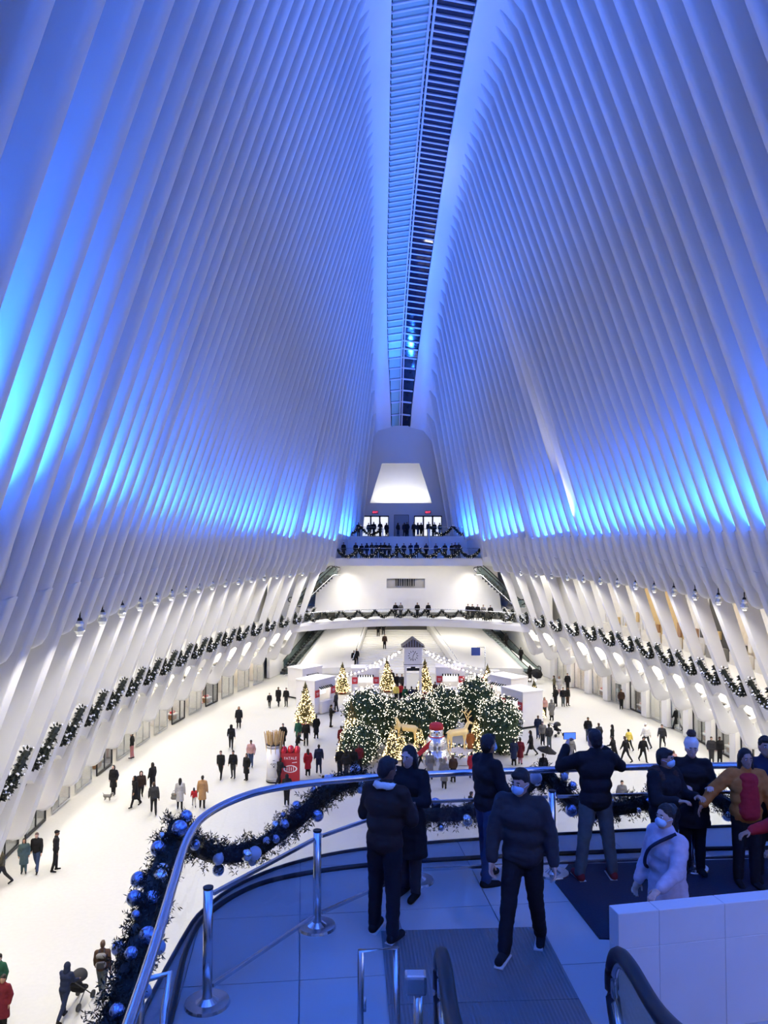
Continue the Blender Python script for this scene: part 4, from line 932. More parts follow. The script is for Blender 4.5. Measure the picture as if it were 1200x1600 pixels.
put('hands_and_numerals', bm_mesh('hands_and_numerals', bm, DARKM), e)
# kiosks
KW = mat('kiosk white', (0.74, 0.73, 0.74), 0.5, 0, 0.03, 3); KR = mat('kiosk red sign', (0.55, 0.035, 0.04), 0.5, 0, 0.1, 6)
KM = mat('menu screen', (0.85, 0.88, 0.9), 0.4, emit=0.6, emit_small=True)
def kiosk(loc, rz, w, label):
    e = empty('market_kiosk', loc, rz, label, 'kiosk', 'white kiosks of the market'); d = 2.0; h = 2.75
    for x in (-w/2 + .06, w/2 - .06): box('side_wall', (x, d/2, h/2), (.12, d, h), KW, e)
    box('back_wall', (0, d - .06, h/2), (w - .24, .12, h), KW, e); box('roof', (0, d/2, h + .06), (w + .1, d + .1, .12), KW, e, 0, .02)
    box('header', (0, .06, h - .28), (w - .24, .12, .56), KW, e); box('counter', (0, -.02, .5), (w * .55, .5, 1.0), KW, e, 0, .02); box('front_panel', (-w * .38, .06, 1.1), (w * .22, .12, 2.2), KW, e); box('front_panel', (w * .38, .06, 1.1), (w * .22, .12, 2.2), KW, e)
    for x in (-w * .385, w * .385):
        p_ = box('red_sign', (x, -.03, 1.72), (w * .2, .05, .62), KR, e, 0, .01); box('sign_print', (0, -.03, .05), (w * .12, .01, .05), KW, p_); box('sign_print', (0, -.03, -.08), (w * .09, .01, .04), KW, p_)
    box('menu_screen', (0, .5, 1.75), (w * .5, .05, .6), KM, e)
    ams = bmesh.new()
    for k in range(7): b_box(ams, (-w * .27 + w * .54 * k / 6, -.12, 2.15), (w * .05, .3, .05), 0, .5)
    put('awning_tabs', bm_mesh('awning_tabs', ams, DARKM), e)
    box('shelf_lamp', (0, .9, 2.5), (w * .6, .2, .06), LAMP, e); box('base', (0, d/2, .06), (w + .04, d, .12), DARKM, e)
    return e
kiosk(on_floor(571, 1092), 0.05, 2.6, 'white kiosk with red signs left of the clock tower')
kiosk(on_floor(704, 1090), -0.03, 2.7, 'white kiosk with red signs right of the clock tower')
kiosk(on_floor(508, 1112), math.radians(58), 3.0, 'angled white kiosk at the left front of the market')
kiosk(on_floor(780, 1108), math.radians(-55), 3.0, 'angled white kiosk right of the tall right dome')
kiosk(on_floor(800, 1133), math.radians(-62), 2.8, 'angled white kiosk at the right front corner of the market')
kiosk(on_floor(488, 1090), math.radians(50), 2.6, 'angled white kiosk at the far left back of the market')
# string lights from the tower
def string(a, b, sag, n, label):
    a = Vector(a); b = Vector(b); P = [a.lerp(b, t / n) + Vector((0, 0, -sag * 4 * (t / n) * (1 - t / n))) for t in range(n + 1)]
    e = empty('string_lights', a, 0, label, 'string lights', 'bulb strings from the clock tower'); P = [p - a for p in P]
    put('cable', tube_mesh('cable', P, 0.012, DARKM, 5), e)
    bm = bmesh.new(); b_ball(bm, (0, 0, 0), .085, 8); bme = bm_mesh('bulb', bm, mat('pink white bulb', (1.0, 0.82, 0.76), 0.4, emit=5.0, emit_small=True), True)
    for p in P[1:-1]: put('bulb', bme, e, p - Vector((0, 0, .08)))
t = on_floor(645, 1087)
for k, (sx, px_, py_, Yd, sag, lb) in enumerate(((-1, 470, 1068, 74, .5, 'upper bulb string from the clock tower to the far left'), (-1, 560, 1048, 73, .35, 'short bulb string from the clock tower to the left kiosk'), (-1, 500, 1064, 70, .5, 'middle bulb string from the clock tower to the left'),
        (1, 845, 1062, 72, .5, 'upper bulb string from the clock tower to the far right'), (1, 722, 1045, 73, .35, 'short bulb string from the clock tower to the right kiosk'), (1, 790, 1062, 70, .5, 'middle bulb string from the clock tower to the right'))):
    string((t.x + sx * .95, t.y - .6, 4.55), on_depth(px_, py_, Yd), sag, 22 if k % 3 != 1 else 12, lb)
# oversized match jar and red box
q = on_floor(428, 1220)
e = empty('match_jar', q, 0, 'giant white jar of wooden matches standing on the hall floor', 'display')
JW = mat('jar label white', (0.74, 0.73, 0.72), 0.4); MT = mat('match wood', (0.58, 0.40, 0.17), 0.6, 0, 0.25, 20)
cyl('jar', (0, 0, 0.05), (0, 0, 2.2), .46, JW, e, n=32); cyl('foot_band', (0, 0, 0), (0, 0, .06), .48, DARKM, e, n=32); cyl('rim_band', (0, 0, 2.2), (0, 0, 2.26), .48, DARKM, e, n=32); cyl('label_band', (0, 0, 2.02), (0, 0, 2.14), .465, mat('grey print', (.35, .35, .37), .5), e, n=32); cyl('label_band', (0, 0, .12), (0, 0, .24), .465, mat('grey print', (.35, .35, .37), .5), e, n=32)
rnd = random.Random(9); bm = bmesh.new(); b_cyl(bm, (0, 0, 0), (0, 0, 1.5), .02, .02, 5); mm = bm_mesh('match', bm, MT)
for k in range(90):
    a = rnd.random() * 6.283; r_ = .42 * math.sqrt(rnd.random()); o = put('match', mm, e, (r_ * math.cos(a), r_ * math.sin(a), 1.5 + rnd.uniform(-.05, .03)), (-.14 * r_ / .42 * math.sin(a), .14 * r_ / .42 * math.cos(a), 0))
bm = bmesh.new()
for k in range(7):
    a = -1.85 + .1 * k; b_box(bm, (.462 * math.cos(a), .462 * math.sin(a), 1.12 + .05 * math.sin(k * 2.2)), (.012, .07, .03), a, .6 * math.sin(k * 1.7))
for k in range(2): b_box(bm, (.462 * math.cos(-1.45), .462 * math.sin(-1.45), 1.35 - .38 * k), (.012, .13 - .05 * k, .025 + .05 * k), -1.45)
put('script_print', bm_mesh('script_print', bm, DARKM), e)
q = on_floor(454, 1220)
e = empty('gift_box', q, math.radians(4), 'red gift box filled with red baubles beside the giant match jar', 'display')
RB = mat('red lacquer box', (0.42, 0.02, 0.025), 0.35, 0, 0.08, 5); WP = mat('white print', (0.85, 0.82, 0.8), 0.5)
box('box_body', (0, 0, .88), (1.12, .7, 1.76), RB, e, 0, .015)
put('lettering', text_mesh('FATALE', 0.23, WP, .004), e, (0, -.356, 1.45), (math.pi / 2, 0, 0)); box('print_bar', (.25, -.355, 1.2), (.3, .01, .04), WP, e, 0, 0, 0, -.1)
bm = bmesh.new(); b_cyl(bm, (0, -.352, .82), (0, -.362, .82), .42, .42, 32)
for v in bm.verts: v.co.z = .82 + (v.co.z - .82) * .52
put('oval_print', bm_mesh('oval_print', bm, WP), e)
bm = bmesh.new(); b_cyl(bm, (0, -.358, .82), (0, -.368, .82), .33, .33, 32)
for v in bm.verts: v.co.z = .82 + (v.co.z - .82) * .52
put('oval_inner_print', bm_mesh('oval_inner_print', bm, RB), e)
for k in range(4): box('oval_mark', (-.2 + .13 * k, -.37, .82), (.04, .01, .2 + .05 * (k % 2)), WP, e)
for k in range(9): ball('red_bauble', (-.4 + .4 * (k % 3), -.2 + .2 * (k // 3), 1.86 + .06 * (k % 2)), .19, mat('red bauble', (.55, .02, .03), .15, .3), e)
# ------------------------------------------------------------------ people
SKINS = [mat('skin light', (0.52, 0.33, 0.25), 0.5, 0, 0.05, 20), mat('skin tan', (0.36, 0.20, 0.13), 0.5, 0, 0.05, 20), mat('skin brown', (0.16, 0.085, 0.055), 0.5, 0, 0.05, 20)]
CLOTH = {'black': (0.010, 0.010, 0.012), 'charcoal': (0.03, 0.03, 0.034), 'navy': (0.012, 0.018, 0.045), 'grey': (0.16, 0.155, 0.15), 'lightgrey': (0.38, 0.37, 0.36), 'brown': (0.055, 0.03, 0.02), 'darkbrown': (0.028, 0.017, 0.013), 'tan': (0.36, 0.20, 0.09), 'red': (0.38, 0.02, 0.025),
         'darkred': (0.13, 0.012, 0.018), 'green': (0.015, 0.07, 0.04), 'teal': (0.06, 0.10, 0.11), 'white': (0.72, 0.70, 0.68), 'yellow': (0.65, 0.50, 0.10), 'pink': (0.45, 0.26, 0.24), 'orange': (0.42, 0.14, 0.03), 'lilac': (0.42, 0.37, 0.44), 'denim': (0.03, 0.05, 0.11), 'greyjeans': (0.07, 0.085, 0.09), 'blue': (0.05, 0.13, 0.42), 'maroonpink': (0.40, 0.16, 0.16), 'olive': (0.09, 0.08, 0.045)}
def cloth(n): return mat('cloth ' + n, CLOTH[n], 0.85, 0, 0.25, 14, 0.25, spec=0.25)
HAIRM = {'dark': mat('dark hair', (0.010, 0.007, 0.006), 0.65, 0, 0.4, 40, 0.4), 'brown': mat('brown hair', (0.06, 0.03, 0.015), 0.45, 0, 0.4, 40, 0.4), 'fair': mat('fair hair', (0.35, 0.22, 0.10), 0.5, 0, 0.3, 40, 0.4), 'grey': mat('grey hair', (0.25, 0.22, 0.2), 0.5, 0, 0.3, 40, 0.4)}
MASKM = mat('surgical mask', (0.38, 0.58, 0.82), 0.7, 0, 0.05, 30)
def V3(*a): return Vector(a)
def figure(legs=((6, 4), (-4, 6)), armL=((-.25, 0, -1), (-.1, .25, -1)), armR=((.25, 0, -1), (.1, .25, -1)), lean=0.0, spread=0.0, turn=0.0, nod=0.0):
    """joint positions of a 1.75 m figure that faces +y; legs = (swing, knee bend) in degrees, arms = upper and lower direction"""
    J = {}; lo = 9
    for sd, (sw, kb), k in ((-1, legs[0], 'L'), (1, legs[1], 'R')):
        a = math.radians(sw); b = math.radians(sw - kb); hip = V3(.09 * sd, 0, .92)
        kn = hip + V3(sd * spread * .5, math.sin(a), -math.cos(a)) * .43; an = kn + V3(sd * spread * .5, math.sin(b), -math.cos(b)) * .42
        J['hip' + k], J['knee' + k], J['ank' + k] = hip, kn, an; J['foot' + k] = b; lo = min(lo, an.z - .075 - max(0, -math.sin(b)) * .02)
    up = Matrix.Rotation(math.radians(-lean), 3, 'X'); base = V3(0, 0, .95)
    f = lambda v: base + up @ (v - base)
    J['pel'] = V3(0, 0, .95); J['waist'] = f(V3(0, 0, 1.12)); J['chest'] = f(V3(0, .0, 1.30)); J['neck'] = f(V3(0, 0, 1.47)); J['head'] = f(V3(0, .025, 1.635)); J['base'] = base; J['up'] = up
    for k, sd, arm in (('L', -1, armL), ('R', 1, armR)):
        sh = f(V3(.18 * sd, 0, 1.42)); el = sh + up @ (Vector(arm[0]).normalized() * .29); wr = el + up @ (Vector(arm[1]).normalized() * .25)
        J['sh' + k], J['el' + k], J['wr' + k] = sh, el, wr; J['hd' + k] = (up @ Vector(arm[1]).normalized())
    J['HR'] = Matrix.Rotation(math.radians(-lean * .4 - nod), 3, 'X') @ Matrix.Rotation(math.radians(turn), 3, 'Z'); J['HR'] = Matrix.Rotation(math.radians(turn), 3, 'Z') @ Matrix.Rotation(math.radians(-nod), 3, 'X')
    for k in list(J):
        if isinstance(J[k], Vector) and not k.startswith('hd'): J[k] = J[k] - V3(0, 0, lo)
    return J
def head_prims(J):
    R = J['HR']; h = J['head']; T = lambda *v: h + R @ Vector(v)
    return [('e', h, (.076, .094, .112), R), ('c', T(0, .035, -.06), T(0, .055, -.075), .058, .045), ('c', T(0, .092, .005), T(0, .112, -.025), .012, .017), ('e', T(-.078, -.005, -.015), (.012, .022, .032), R), ('e', T(.078, -.005, -.015), (.012, .022, .032), R),
            ('e', T(0, .088, .032), (.05, .012, .012), R), ('e', T(0, .098, -.062), (.026, .010, .010), R)]
def body_prims(J, hand=True):
    P = head_prims(J) + [('c', J['neck'], J['head'] + V3(0, -.01, -.05), .058, .054), ('c', J['pel'], J['waist'], .10, .09), ('c', J['waist'], J['chest'], .09, .10), ('c', J['shL'], J['shR'], .05, .05)]
    for k in 'LR':
        P += [('c', J['sh' + k], J['el' + k], .046, .038), ('c', J['el' + k], J['wr' + k], .038, .028), ('c', J['hip' + k], J['knee' + k], .075, .05), ('c', J['knee' + k], J['ank' + k], .05, .036)]
        if hand:
            d = J['hd' + k]; P += [('c', J['wr' + k], J['wr' + k] + d * .09, .032, .036), ('c', J['wr' + k] + d * .09, J['wr' + k] + d * .15, .030, .022)]
    return P
def jacket_prims(J, puff=0.0, length=0.0, collar=True):
    q = puff; P = [('c', J['chest'] + V3(-.065, 0, .0), J['chest'] + V3(.065, 0, .0), .128 + q, .128 + q), ('c', J['waist'] + V3(-.05, 0, 0), J['waist'] + V3(.05, 0, 0), .118 + q, .118 + q), ('c', J['pel'] + V3(-.05, 0, 0.0), J['pel'] + V3(.05, 0, 0.0), .128 + q * .8, .128 + q * .8),
                   ('c', J['shL'] * .93 + J['shR'] * .07, J['shR'] * .93 + J['shL'] * .07, .070 + q * .4, .070 + q * .4), ('c', J['neck'] - V3(0, 0, .06), J['neck'] + V3(0, .0, .02), .085, .068 + .012 * collar)]
    for k in 'LR': P += [('c', J['sh' + k], J['el' + k], .072 + q * .5, .060 + q * .5), ('c', J['el' + k], J['wr' + k] - J['hd' + k] * .0, .060 + q * .5, .046 + q * .4)]
    if length:
        m_ = (J['kneeL'] + J['kneeR']) / 2; end = J['pel'].lerp(V3(m_.x, m_.y, m_.z), length) - V3(0, 0, .08)
        P += [('c', J['pel'] + V3(-.05, 0, 0), end + V3(-.08, 0, 0), .13 + q, .13 + q), ('c', J['pel'] + V3(.05, 0, 0), end + V3(.08, 0, 0), .13 + q, .13 + q), ('c', J['pel'], end, .14 + q, .16 + q)]
    return P
def hem(J, length):
    m_ = (J['kneeL'] + J['kneeR']) / 2; z = J['pel'].lerp(m_, length).z - .1
    return [(V3(0, 0, z), V3(0, 0, -1))] if length else [(V3(0, 0, J['pel'].z - .1), V3(0, 0, -1))]
def trouser_prims(J, w=0.0):
    P = [('c', J['pel'] + V3(-.04, 0, 0), J['pel'] + V3(.04, 0, 0), .135, .135)]
    for k in 'LR': P += [('c', J['hip' + k], J['knee' + k], .105 + w, .078 + w), ('c', J['knee' + k], J['ank' + k] + V3(0, 0, .02), .075 + w, .062 + w)]
    return P
def shoe_prims(J):
    P = []
    for sd, k in ((-1, 'L'), (1, 'R')):
        a = J['ank' + k]; t = max(-.9, min(.25, J['foot' + k])); d = V3(.12 * sd, math.cos(t), min(0, math.sin(t)))
        P += [('c', a + V3(0, -.04, -.03), a + d * .16 + V3(0, 0, -.035), .048, .042), ('c', a + V3(0, -.01, .03), a + V3(0, -.01, -.02), .05, .05)]
    return P
def hair_prims(J, style):
    R = J['HR']; h = J['head']; T = lambda *v: h + R @ Vector(v)
    if style == 'short': return [('e', T(0, -.022, .028), (.086, .096, .104), R), ('e', T(0, -.05, -.02), (.076, .06, .085), R), ('e', T(0, .045, .085), (.066, .05, .035), R)]
    if style == 'long': return [('e', T(0, -.022, .025), (.09, .098, .108), R), ('c', T(0, -.055, 0), T(0, -.075, -.30), .085, .075), ('c', T(-.07, -.01, .0), T(-.085, .0, -.24), .03, .03), ('c', T(.07, -.01, .0), T(.085, .0, -.24), .03, .03)]
    if style == 'bun': return [('e', T(0, -.022, .028), (.088, .097, .106), R), ('e', T(0, -.11, .06), (.055, .055, .055), R), ('c', T(0, -.06, -.05), T(0, -.07, -.09), .06, .04)]
    if style == 'beanie': return [('e', T(0, -.012, .058), (.094, .106, .112), R), ('c', T(0, -.01, .05), T(0, -.01, .06), .096, .1)]
    if style == 'hood': return [('e', T(0, -.04, .01), (.112, .118, .135), R), ('c', T(0, -.05, -.08), T(0, -.06, -.16), .11, .12)]
    if style == 'cap': return [('e', T(0, -.012, .045), (.088, .1, .085), R), ('c', T(-.03, .09, .055), T(.03, .09, .055), .025, .025), ('c', T(-.03, .13, .05), T(.03, .13, .05), .014, .014)]
ARM_POCKET = (((-.32, -.15, -1), (.10, .32, -1)), ((.32, -.15, -1), (-.10, .32, -1)))
ARM_PHONE = (((-.3, .35, -1), (.35, 1, .25)), ((.3, .35, -1), (-.35, 1, .25)))
ARM_SWING = (((-.2, .35, -1), (-.05, .6, -.9)), ((.2, -.35, -1), (.1, -.1, -1)))
POSES = {'stand': figure(((3, 3), (-3, 3)), *ARM_POCKET), 'walk': figure(((24, 6), (-20, 18)), *ARM_SWING, lean=4), 'stride': figure(((-24, 30), (26, 4)), ARM_SWING[1] and ((-.2, -.3, -1), (-.1, -.05, -1)), ((.2, .35, -1), (.05, .6, -.8)), lean=5),
         'phone': figure(((4, 4), (-4, 4)), *ARM_PHONE, nod=15), 'relax': figure(((2, 2), (-6, 8)), spread=.06), 'push': figure(((14, 8), (-22, 20)), ((-.1, .6, -.9), (0, 1, -.1)), ((.1, .6, -.9), (0, 1, -.1)), lean=12)}
VX = 0.036
PM = {}
def pmesh(pose, part, style=None):
    key = (pose, part, style)
    if key in PM: return PM[key]
    J = POSES[pose]
    if part == 'body': me = blob('body', body_prims(J), 0.026, SKINS[0], 2)
    elif part == 'jacket': me = blob('jacket', jacket_prims(J, 0.015), VX, cloth('black'), 2)
    elif part == 'puffer': me = blob('puffer', jacket_prims(J, 0.035), VX, cloth('black'), 2)
    elif part == 'coat': me = blob('coat', jacket_prims(J, 0.015, 0.85), VX, cloth('black'), 2, hem(J, .85))
    elif part == 'trousers': me = blob('trousers', trouser_prims(J), VX, cloth('black'), 2)
    elif part == 'shoe': me = blob('shoe', [q for q in shoe_prims(J) if True][(0 if style == 'L' else 2):(2 if style == 'L' else 4)], 0.03, cloth('black'), 1)
    elif part == 'shoes': me = blob('shoes', shoe_prims(J), 0.03, cloth('black'), 1)
    elif part == 'hair': me = blob('hair', hair_prims(J, style), 0.024, HAIRM['dark'], 2)
    PM[key] = me; return me
def override(o, m):
    o.material_slots[0].link = 'OBJECT'; o.material_slots[0].material = m
def person(loc, rz, pose, top, topc, legc, hair, hairc, label, group=None, h=1.72, skin=0, cat='person', hatc=None):
    e = empty('person', loc, math.radians(rz), label, cat, group, h / 1.75)
    override(put('body', pmesh(pose, 'body'), e), SKINS[skin]); override(put(top, pmesh(pose, top), e), cloth(topc)); override(put('trousers', pmesh(pose, 'trousers'), e), cloth(legc)); put('shoe', pmesh(pose, 'shoe', 'L'), e); put('shoe', pmesh(pose, 'shoe', 'R'), e)
    nm_ = {'beanie': 'hat', 'cap': 'cap', 'hood': 'hood'}.get(hair, 'hair')
    override(put(nm_, pmesh(pose, 'hair', hair), e), cloth(hatc or topc) if nm_ != 'hair' else HAIRM[hairc]); return e
# people on the hall floor: x, y of the feet in the photograph, height, facing, pose, garment, colours, hair, label
G = 'people on the hall floor'
CROWD = [
 (2, 1384, 1.72, 120, 'walk', 'jacket', 'olive', 'charcoal', 'short', 'person half hidden behind the leftmost rib tip at the picture edge'),
 (37, 1364, 1.5, 200, 'stand', 'coat', 'teal', 'teal', 'long', 'person in grey-green clothes partly hidden beside the rib tip'),
 (57, 1361, 1.76, 190, 'walk', 'jacket', 'black', 'denim', 'short', 'man in black jacket and blue jeans by the left ribs'),
 (87, 1361, 1.78, -70, 'relax', 'jacket', 'black', 'black', 'cap', 'man in black with a cap, standing right of the man in jeans'),
 (177, 1242, 1.7, 170, 'stand', 'coat', 'black', 'black', 'long', 'woman in long black coat with a small dog'),
 (211, 1260, 1.72, 140, 'walk', 'coat', 'black', 'black', 'hood', 'person in black coat leaning on a companion in a fur hood'),
 (220, 1250, 1.7, -160, 'stride', 'puffer', 'darkbrown', 'black', 'hood', 'person in dark brown fur-hooded jacket near the left shops'),
 (240, 1271, 1.7, 20, 'walk', 'puffer', 'charcoal', 'black', 'short', 'person in charcoal puffer walking away near the fur-hooded pair'),
 (238, 1238, 1.72, 60, 'relax', 'jacket', 'black', 'black', 'long', 'slim person in black just behind the charcoal puffer'),
 (281, 1264, 1.66, 10, 'relax', 'coat', 'lightgrey', 'black', 'long', 'woman in light grey coat carrying a grey bag'),
 (303, 1260, 1.05, 20, 'walk', 'jacket', 'red', 'lightgrey', 'long', 'small child in red jacket between grey and tan coats'),
 (316, 1262, 1.74, 5, 'relax', 'coat', 'tan', 'black', 'short', 'man in tan coat beside the red-jacketed child'),
 (345, 1216, 1.76, 175, 'walk', 'jacket', 'black', 'black', 'short', 'left one of a pair in black walking towards the camera'),
 (364, 1216, 1.7, 170, 'relax', 'jacket', 'black', 'charcoal', 'short', 'right one of a pair in black walking towards the camera'),
 (385, 1219, 1.62, 150, 'stand', 'coat', 'black', 'black', 'long', 'person in wide black cloak beside the tan jacket'),
 (392, 1198, 1.72, 180, 'stand', 'jacket', 'pink', 'denim', 'short', 'person in dusty beige jacket and jeans behind the black cloak'),
 (361, 1170, 1.74, 10, 'walk', 'jacket', 'black', 'black', 'hood', 'hooded person in black walking alone on the left floor'),
 (373, 1138, 1.7, 185, 'relax', 'coat', 'black', 'black', 'long', 'woman in knee-length black coat alone on the pale floor'),
 (421, 1106, 1.35, 185, 'walk', 'jacket', 'black', 'black', 'short', 'child in black near the foot of the left escalator'),
 (435, 1103, 1.74, 175, 'walk', 'coat', 'black', 'black', 'short', 'adult in black left of a pair beyond the child'),
 (447, 1104, 1.66, 170, 'relax', 'jacket', 'black', 'charcoal', 'short', 'adult in black right of a pair beyond the child'),
 (206, 1185, 1.72, 90, 'stand', 'jacket', 'black', 'maroonpink', 'short', 'person in black top and pink trousers by a left shopfront'),
 (159, 1556, 1.76, 12, 'walk', 'jacket', 'brown', 'greyjeans', 'short', 'man in brown jacket with grey backpack at lower left'),
 (100, 1592, 1.65, -12, 'push', 'jacket', 'navy', 'navy', 'hood', 'person in navy bending to push a black stroller'),
 (195, 1562, 1.7, 30, 'walk', 'jacket', 'black', 'black', 'short', 'person in black under the end of the left garland'),
 (4, 1612, 1.66, 170, 'stand', 'coat', 'darkred', 'black', 'short', 'person in dark red coat at the lower left edge'),
 (-2, 1572, 1.6, 170, 'stand', 'jacket', 'green', 'black', 'short', 'person in dark green behind the dark red coat'),
 (237, 1420, 1.72, -40, 'stand', 'jacket', 'black', 'black', 'short', 'person in black peeking out behind the left garland'),
 (442, 1168, 1.7, 180, 'stand', 'coat', 'black', 'black', 'short', 'person in long black coat behind the giant match jar'),
 (466, 1161, 1.7, 160, 'relax', 'coat', 'green', 'black', 'short', 'person in dark green coat by the front left lit tree'),
 (478, 1165, 1.75, 180, 'relax', 'jacket', 'black', 'black', 'short', 'person in black right of the dark green coat'),
 (494, 1154, 1.72, 30, 'stand', 'coat', 'black', 'black', 'short', 'person in ankle-long black coat right of the lit tree'),
 (464, 1178, 1.5, -60, 'push', 'jacket', 'black', 'black', 'long', 'person in black leaning behind the red gift box'),
 (481, 1212, 1.66, 20, 'stand', 'coat', 'red', 'black', 'long', 'long-haired person with red skirt beside the red gift box'),
 (498, 1208, 1.78, 10, 'relax', 'jacket', 'navy', 'navy', 'short', 'man in navy next to the red skirt'),
 (436, 1226, 1.6, -30, 'push', 'jacket', 'black', 'black', 'short', 'person in black bending before the giant match jar'),
 (517, 1136, 1.74, -70, 'phone', 'jacket', 'black', 'black', 'short', 'person in black taking a photo near the left kiosk'),
 (525, 1112, 1.7, 60, 'relax', 'jacket', 'charcoal', 'black', 'short', 'person in charcoal at the left kiosk counter'),
 (533, 1172, 1.68, 30, 'stand', 'coat', 'darkred', 'black', 'short', 'person in dark red at the left green dome'),
 (531, 1212, 1.74, 10, 'stand', 'jacket', 'black', 'black', 'short', 'leftmost of the dark group before the left dome'),
 (541, 1216, 1.7, -10, 'stand', 'puffer', 'black', 'charcoal', 'hood', 'hooded figure in the dark group before the left dome'),
 (552, 1212, 1.74, 5, 'stand', 'coat', 'black', 'black', 'short', 'long-coated figure in the dark group before the left dome'),
 (561, 1206, 1.72, 20, 'relax', 'puffer', 'darkred', 'black', 'short', 'maroon figure at the right of the dark group before the left dome'),
 (546, 1200, 1.7, -20, 'stand', 'jacket', 'charcoal', 'black', 'short', 'rear figure of the dark group before the left dome'),
 (612, 1074, 1.75, 170, 'stand', 'jacket', 'black', 'black', 'short', 'person in black left of the clock tower, farther back'),
 (620, 1080, 1.7, 200, 'stand', 'coat', 'black', 'black', 'short', 'person in black coat left of the clock tower, nearer'),
 (628, 1082, 1.78, 170, 'stand', 'jacket', 'charcoal', 'black', 'short', 'tall charcoal figure at the clock tower post'),
 (619, 1098, 1.7, 160, 'relax', 'jacket', 'yellow', 'black', 'short', 'person in bright yellow jacket before the clock tower'),
 (626, 1096, 1.66, 180, 'stand', 'jacket', 'red', 'black', 'short', 'person in red jacket beside the yellow jacket'),
 (633, 1102, 1.7, 20, 'stand', 'jacket', 'green', 'black', 'short', 'person in dark green behind the middle dome, beside yellow'),
 (643, 1102, 1.68, 0, 'stand', 'puffer', 'navy', 'black', 'short', 'person in navy puffer behind the middle domes'),
 (651, 1103, 1.7, 10, 'stand', 'puffer', 'charcoal', 'black', 'short', 'person in charcoal puffer behind the middle domes'),
 (664, 1108, 1.6, 190, 'stand', 'puffer', 'darkred', 'black', 'short', 'person in dark red puffer behind the middle domes'),
 (680, 1094, 1.7, 150, 'stand', 'jacket', 'brown', 'black', 'short', 'person in brown before the right kiosk counter'),
 (690, 1093, 1.72, 170, 'stand', 'jacket', 'grey', 'black', 'short', 'person in grey before the right kiosk counter'),
 (700, 1105, 1.7, 30, 'stand', 'jacket', 'black', 'black', 'short', 'person in black behind the domes below the right kiosk'),
 (746, 1082, 1.7, -20, 'stand', 'coat', 'black', 'black', 'hood', 'hooded figure in black above the tall right dome'),
 (756, 1080, 1.62, 20, 'stand', 'jacket', 'red', 'black', 'short', 'red jacket above the tall right dome'),
 (739, 1138, 1.72, 190, 'stand', 'jacket', 'grey', 'black', 'short', 'grey figure standing among the right domes'),
 (732, 1146, 1.74, 170, 'stand', 'coat', 'black', 'black', 'short', 'black figure standing among the right domes'),
 (768, 1122, 1.72, 10, 'stand', 'jacket', 'grey', 'black', 'short', 'grey-jacketed person at the right side kiosk'),
 (782, 1118, 1.74, 20, 'stand', 'jacket', 'black', 'black', 'cap', 'person in black cap at the right side kiosk counter'),
 (795, 1134, 1.72, -40, 'stand', 'jacket', 'black', 'red', 'short', 'person in black with red below at the right front kiosk'),
 (803, 1196, 1.72, 10, 'stand', 'coat', 'navy', 'black', 'short', 'person in navy coat right of the domes'),
 (813, 1194, 1.7, -20, 'stand', 'coat', 'darkred', 'maroonpink', 'short', 'person in wine red clothes right of the navy coat'),
 (804, 1170, 1.72, 30, 'stand', 'jacket', 'black', 'black', 'short', 'person in black just behind the navy coat'),
 (830, 1180, 1.74, 80, 'walk', 'coat', 'black', 'charcoal', 'long', 'woman in black coat walking right of the wine red clothes'),
 (841, 1154, 1.7, 160, 'stand', 'jacket', 'navy', 'denim', 'short', 'person in navy and jeans below the right front tree'),
 (848, 1164, 1.68, 180, 'stand', 'puffer', 'grey', 'charcoal', 'short', 'person in patterned grey top in the group by the stroller'),
 (858, 1170, 1.74, 20, 'stand', 'jacket', 'charcoal', 'greyjeans', 'short', 'person in charcoal beside the black stroller'),
 (851, 1120, 1.62, 185, 'stand', 'jacket', 'pink', 'charcoal', 'brownlong', 'long-haired person in pinkish top right of the front right tree'),
 (862, 1126, 1.72, 10, 'stand', 'coat', 'grey', 'black', 'hood', 'person in hooded grey coat right of the front right tree'),
 (849, 1222, 1.72, 10, 'stand', 'jacket', 'black', 'charcoal', 'short', 'person holding a wide black umbrella below the group'),
 (868, 1104, 1.74, 30, 'stand', 'jacket', 'black', 'black', 'short', 'person in black at the left of the right floor group'),
 (880, 1104, 1.7, 170, 'stand', 'jacket', 'black', 'greyjeans', 'short', 'black jacket, left of two facing the right shops'),
 (887, 1103, 1.68, -150, 'stand', 'jacket', 'black', 'brown', 'short', 'black jacket, right of two facing the right shops'),
 (866, 1084, 1.75, 60, 'stand', 'jacket', 'olive', 'black', 'short', 'person in olive in the group near the first right shop'),
 (874, 1084, 1.68, 150, 'stand', 'coat', 'lightgrey', 'pink', 'brownlong', 'person in pale coat in the group near the first right shop'),
 (887, 1080, 1.76, 180, 'stand', 'jacket', 'black', 'black', 'short', 'tall person in black at the group by the pink shop'),
 (828, 1066, 1.75, 20, 'stand', 'coat', 'black', 'black', 'short', 'person in black with dark umbrella at the escalator foot'),
 (858, 1052, 1.74, 160, 'push', 'jacket', 'black', 'black', 'short', 'person in black with a pram near the right escalator'),
 (919, 1158, 1.74, 175, 'stand', 'jacket', 'black', 'greyjeans', 'short', 'man in black jacket facing the camera above the photographer'),
 (936, 1168, 1.72, 20, 'stand', 'jacket', 'charcoal', 'black', 'short', 'person in charcoal just behind the photographer head'),
 (893, 1190, 1.66, 10, 'walk', 'coat', 'grey', 'black', 'short', 'woman in grey coat walking alone right of the umbrella'),
 (957, 1170, 1.7, 60, 'relax', 'jacket', 'black', 'black', 'long', 'long-haired person in black leaning left of the yellow top'),
 (960, 1190, 1.66, 40, 'push', 'jacket', 'black', 'black', 'short', 'person in black crouched by the railing right of the photographer'),
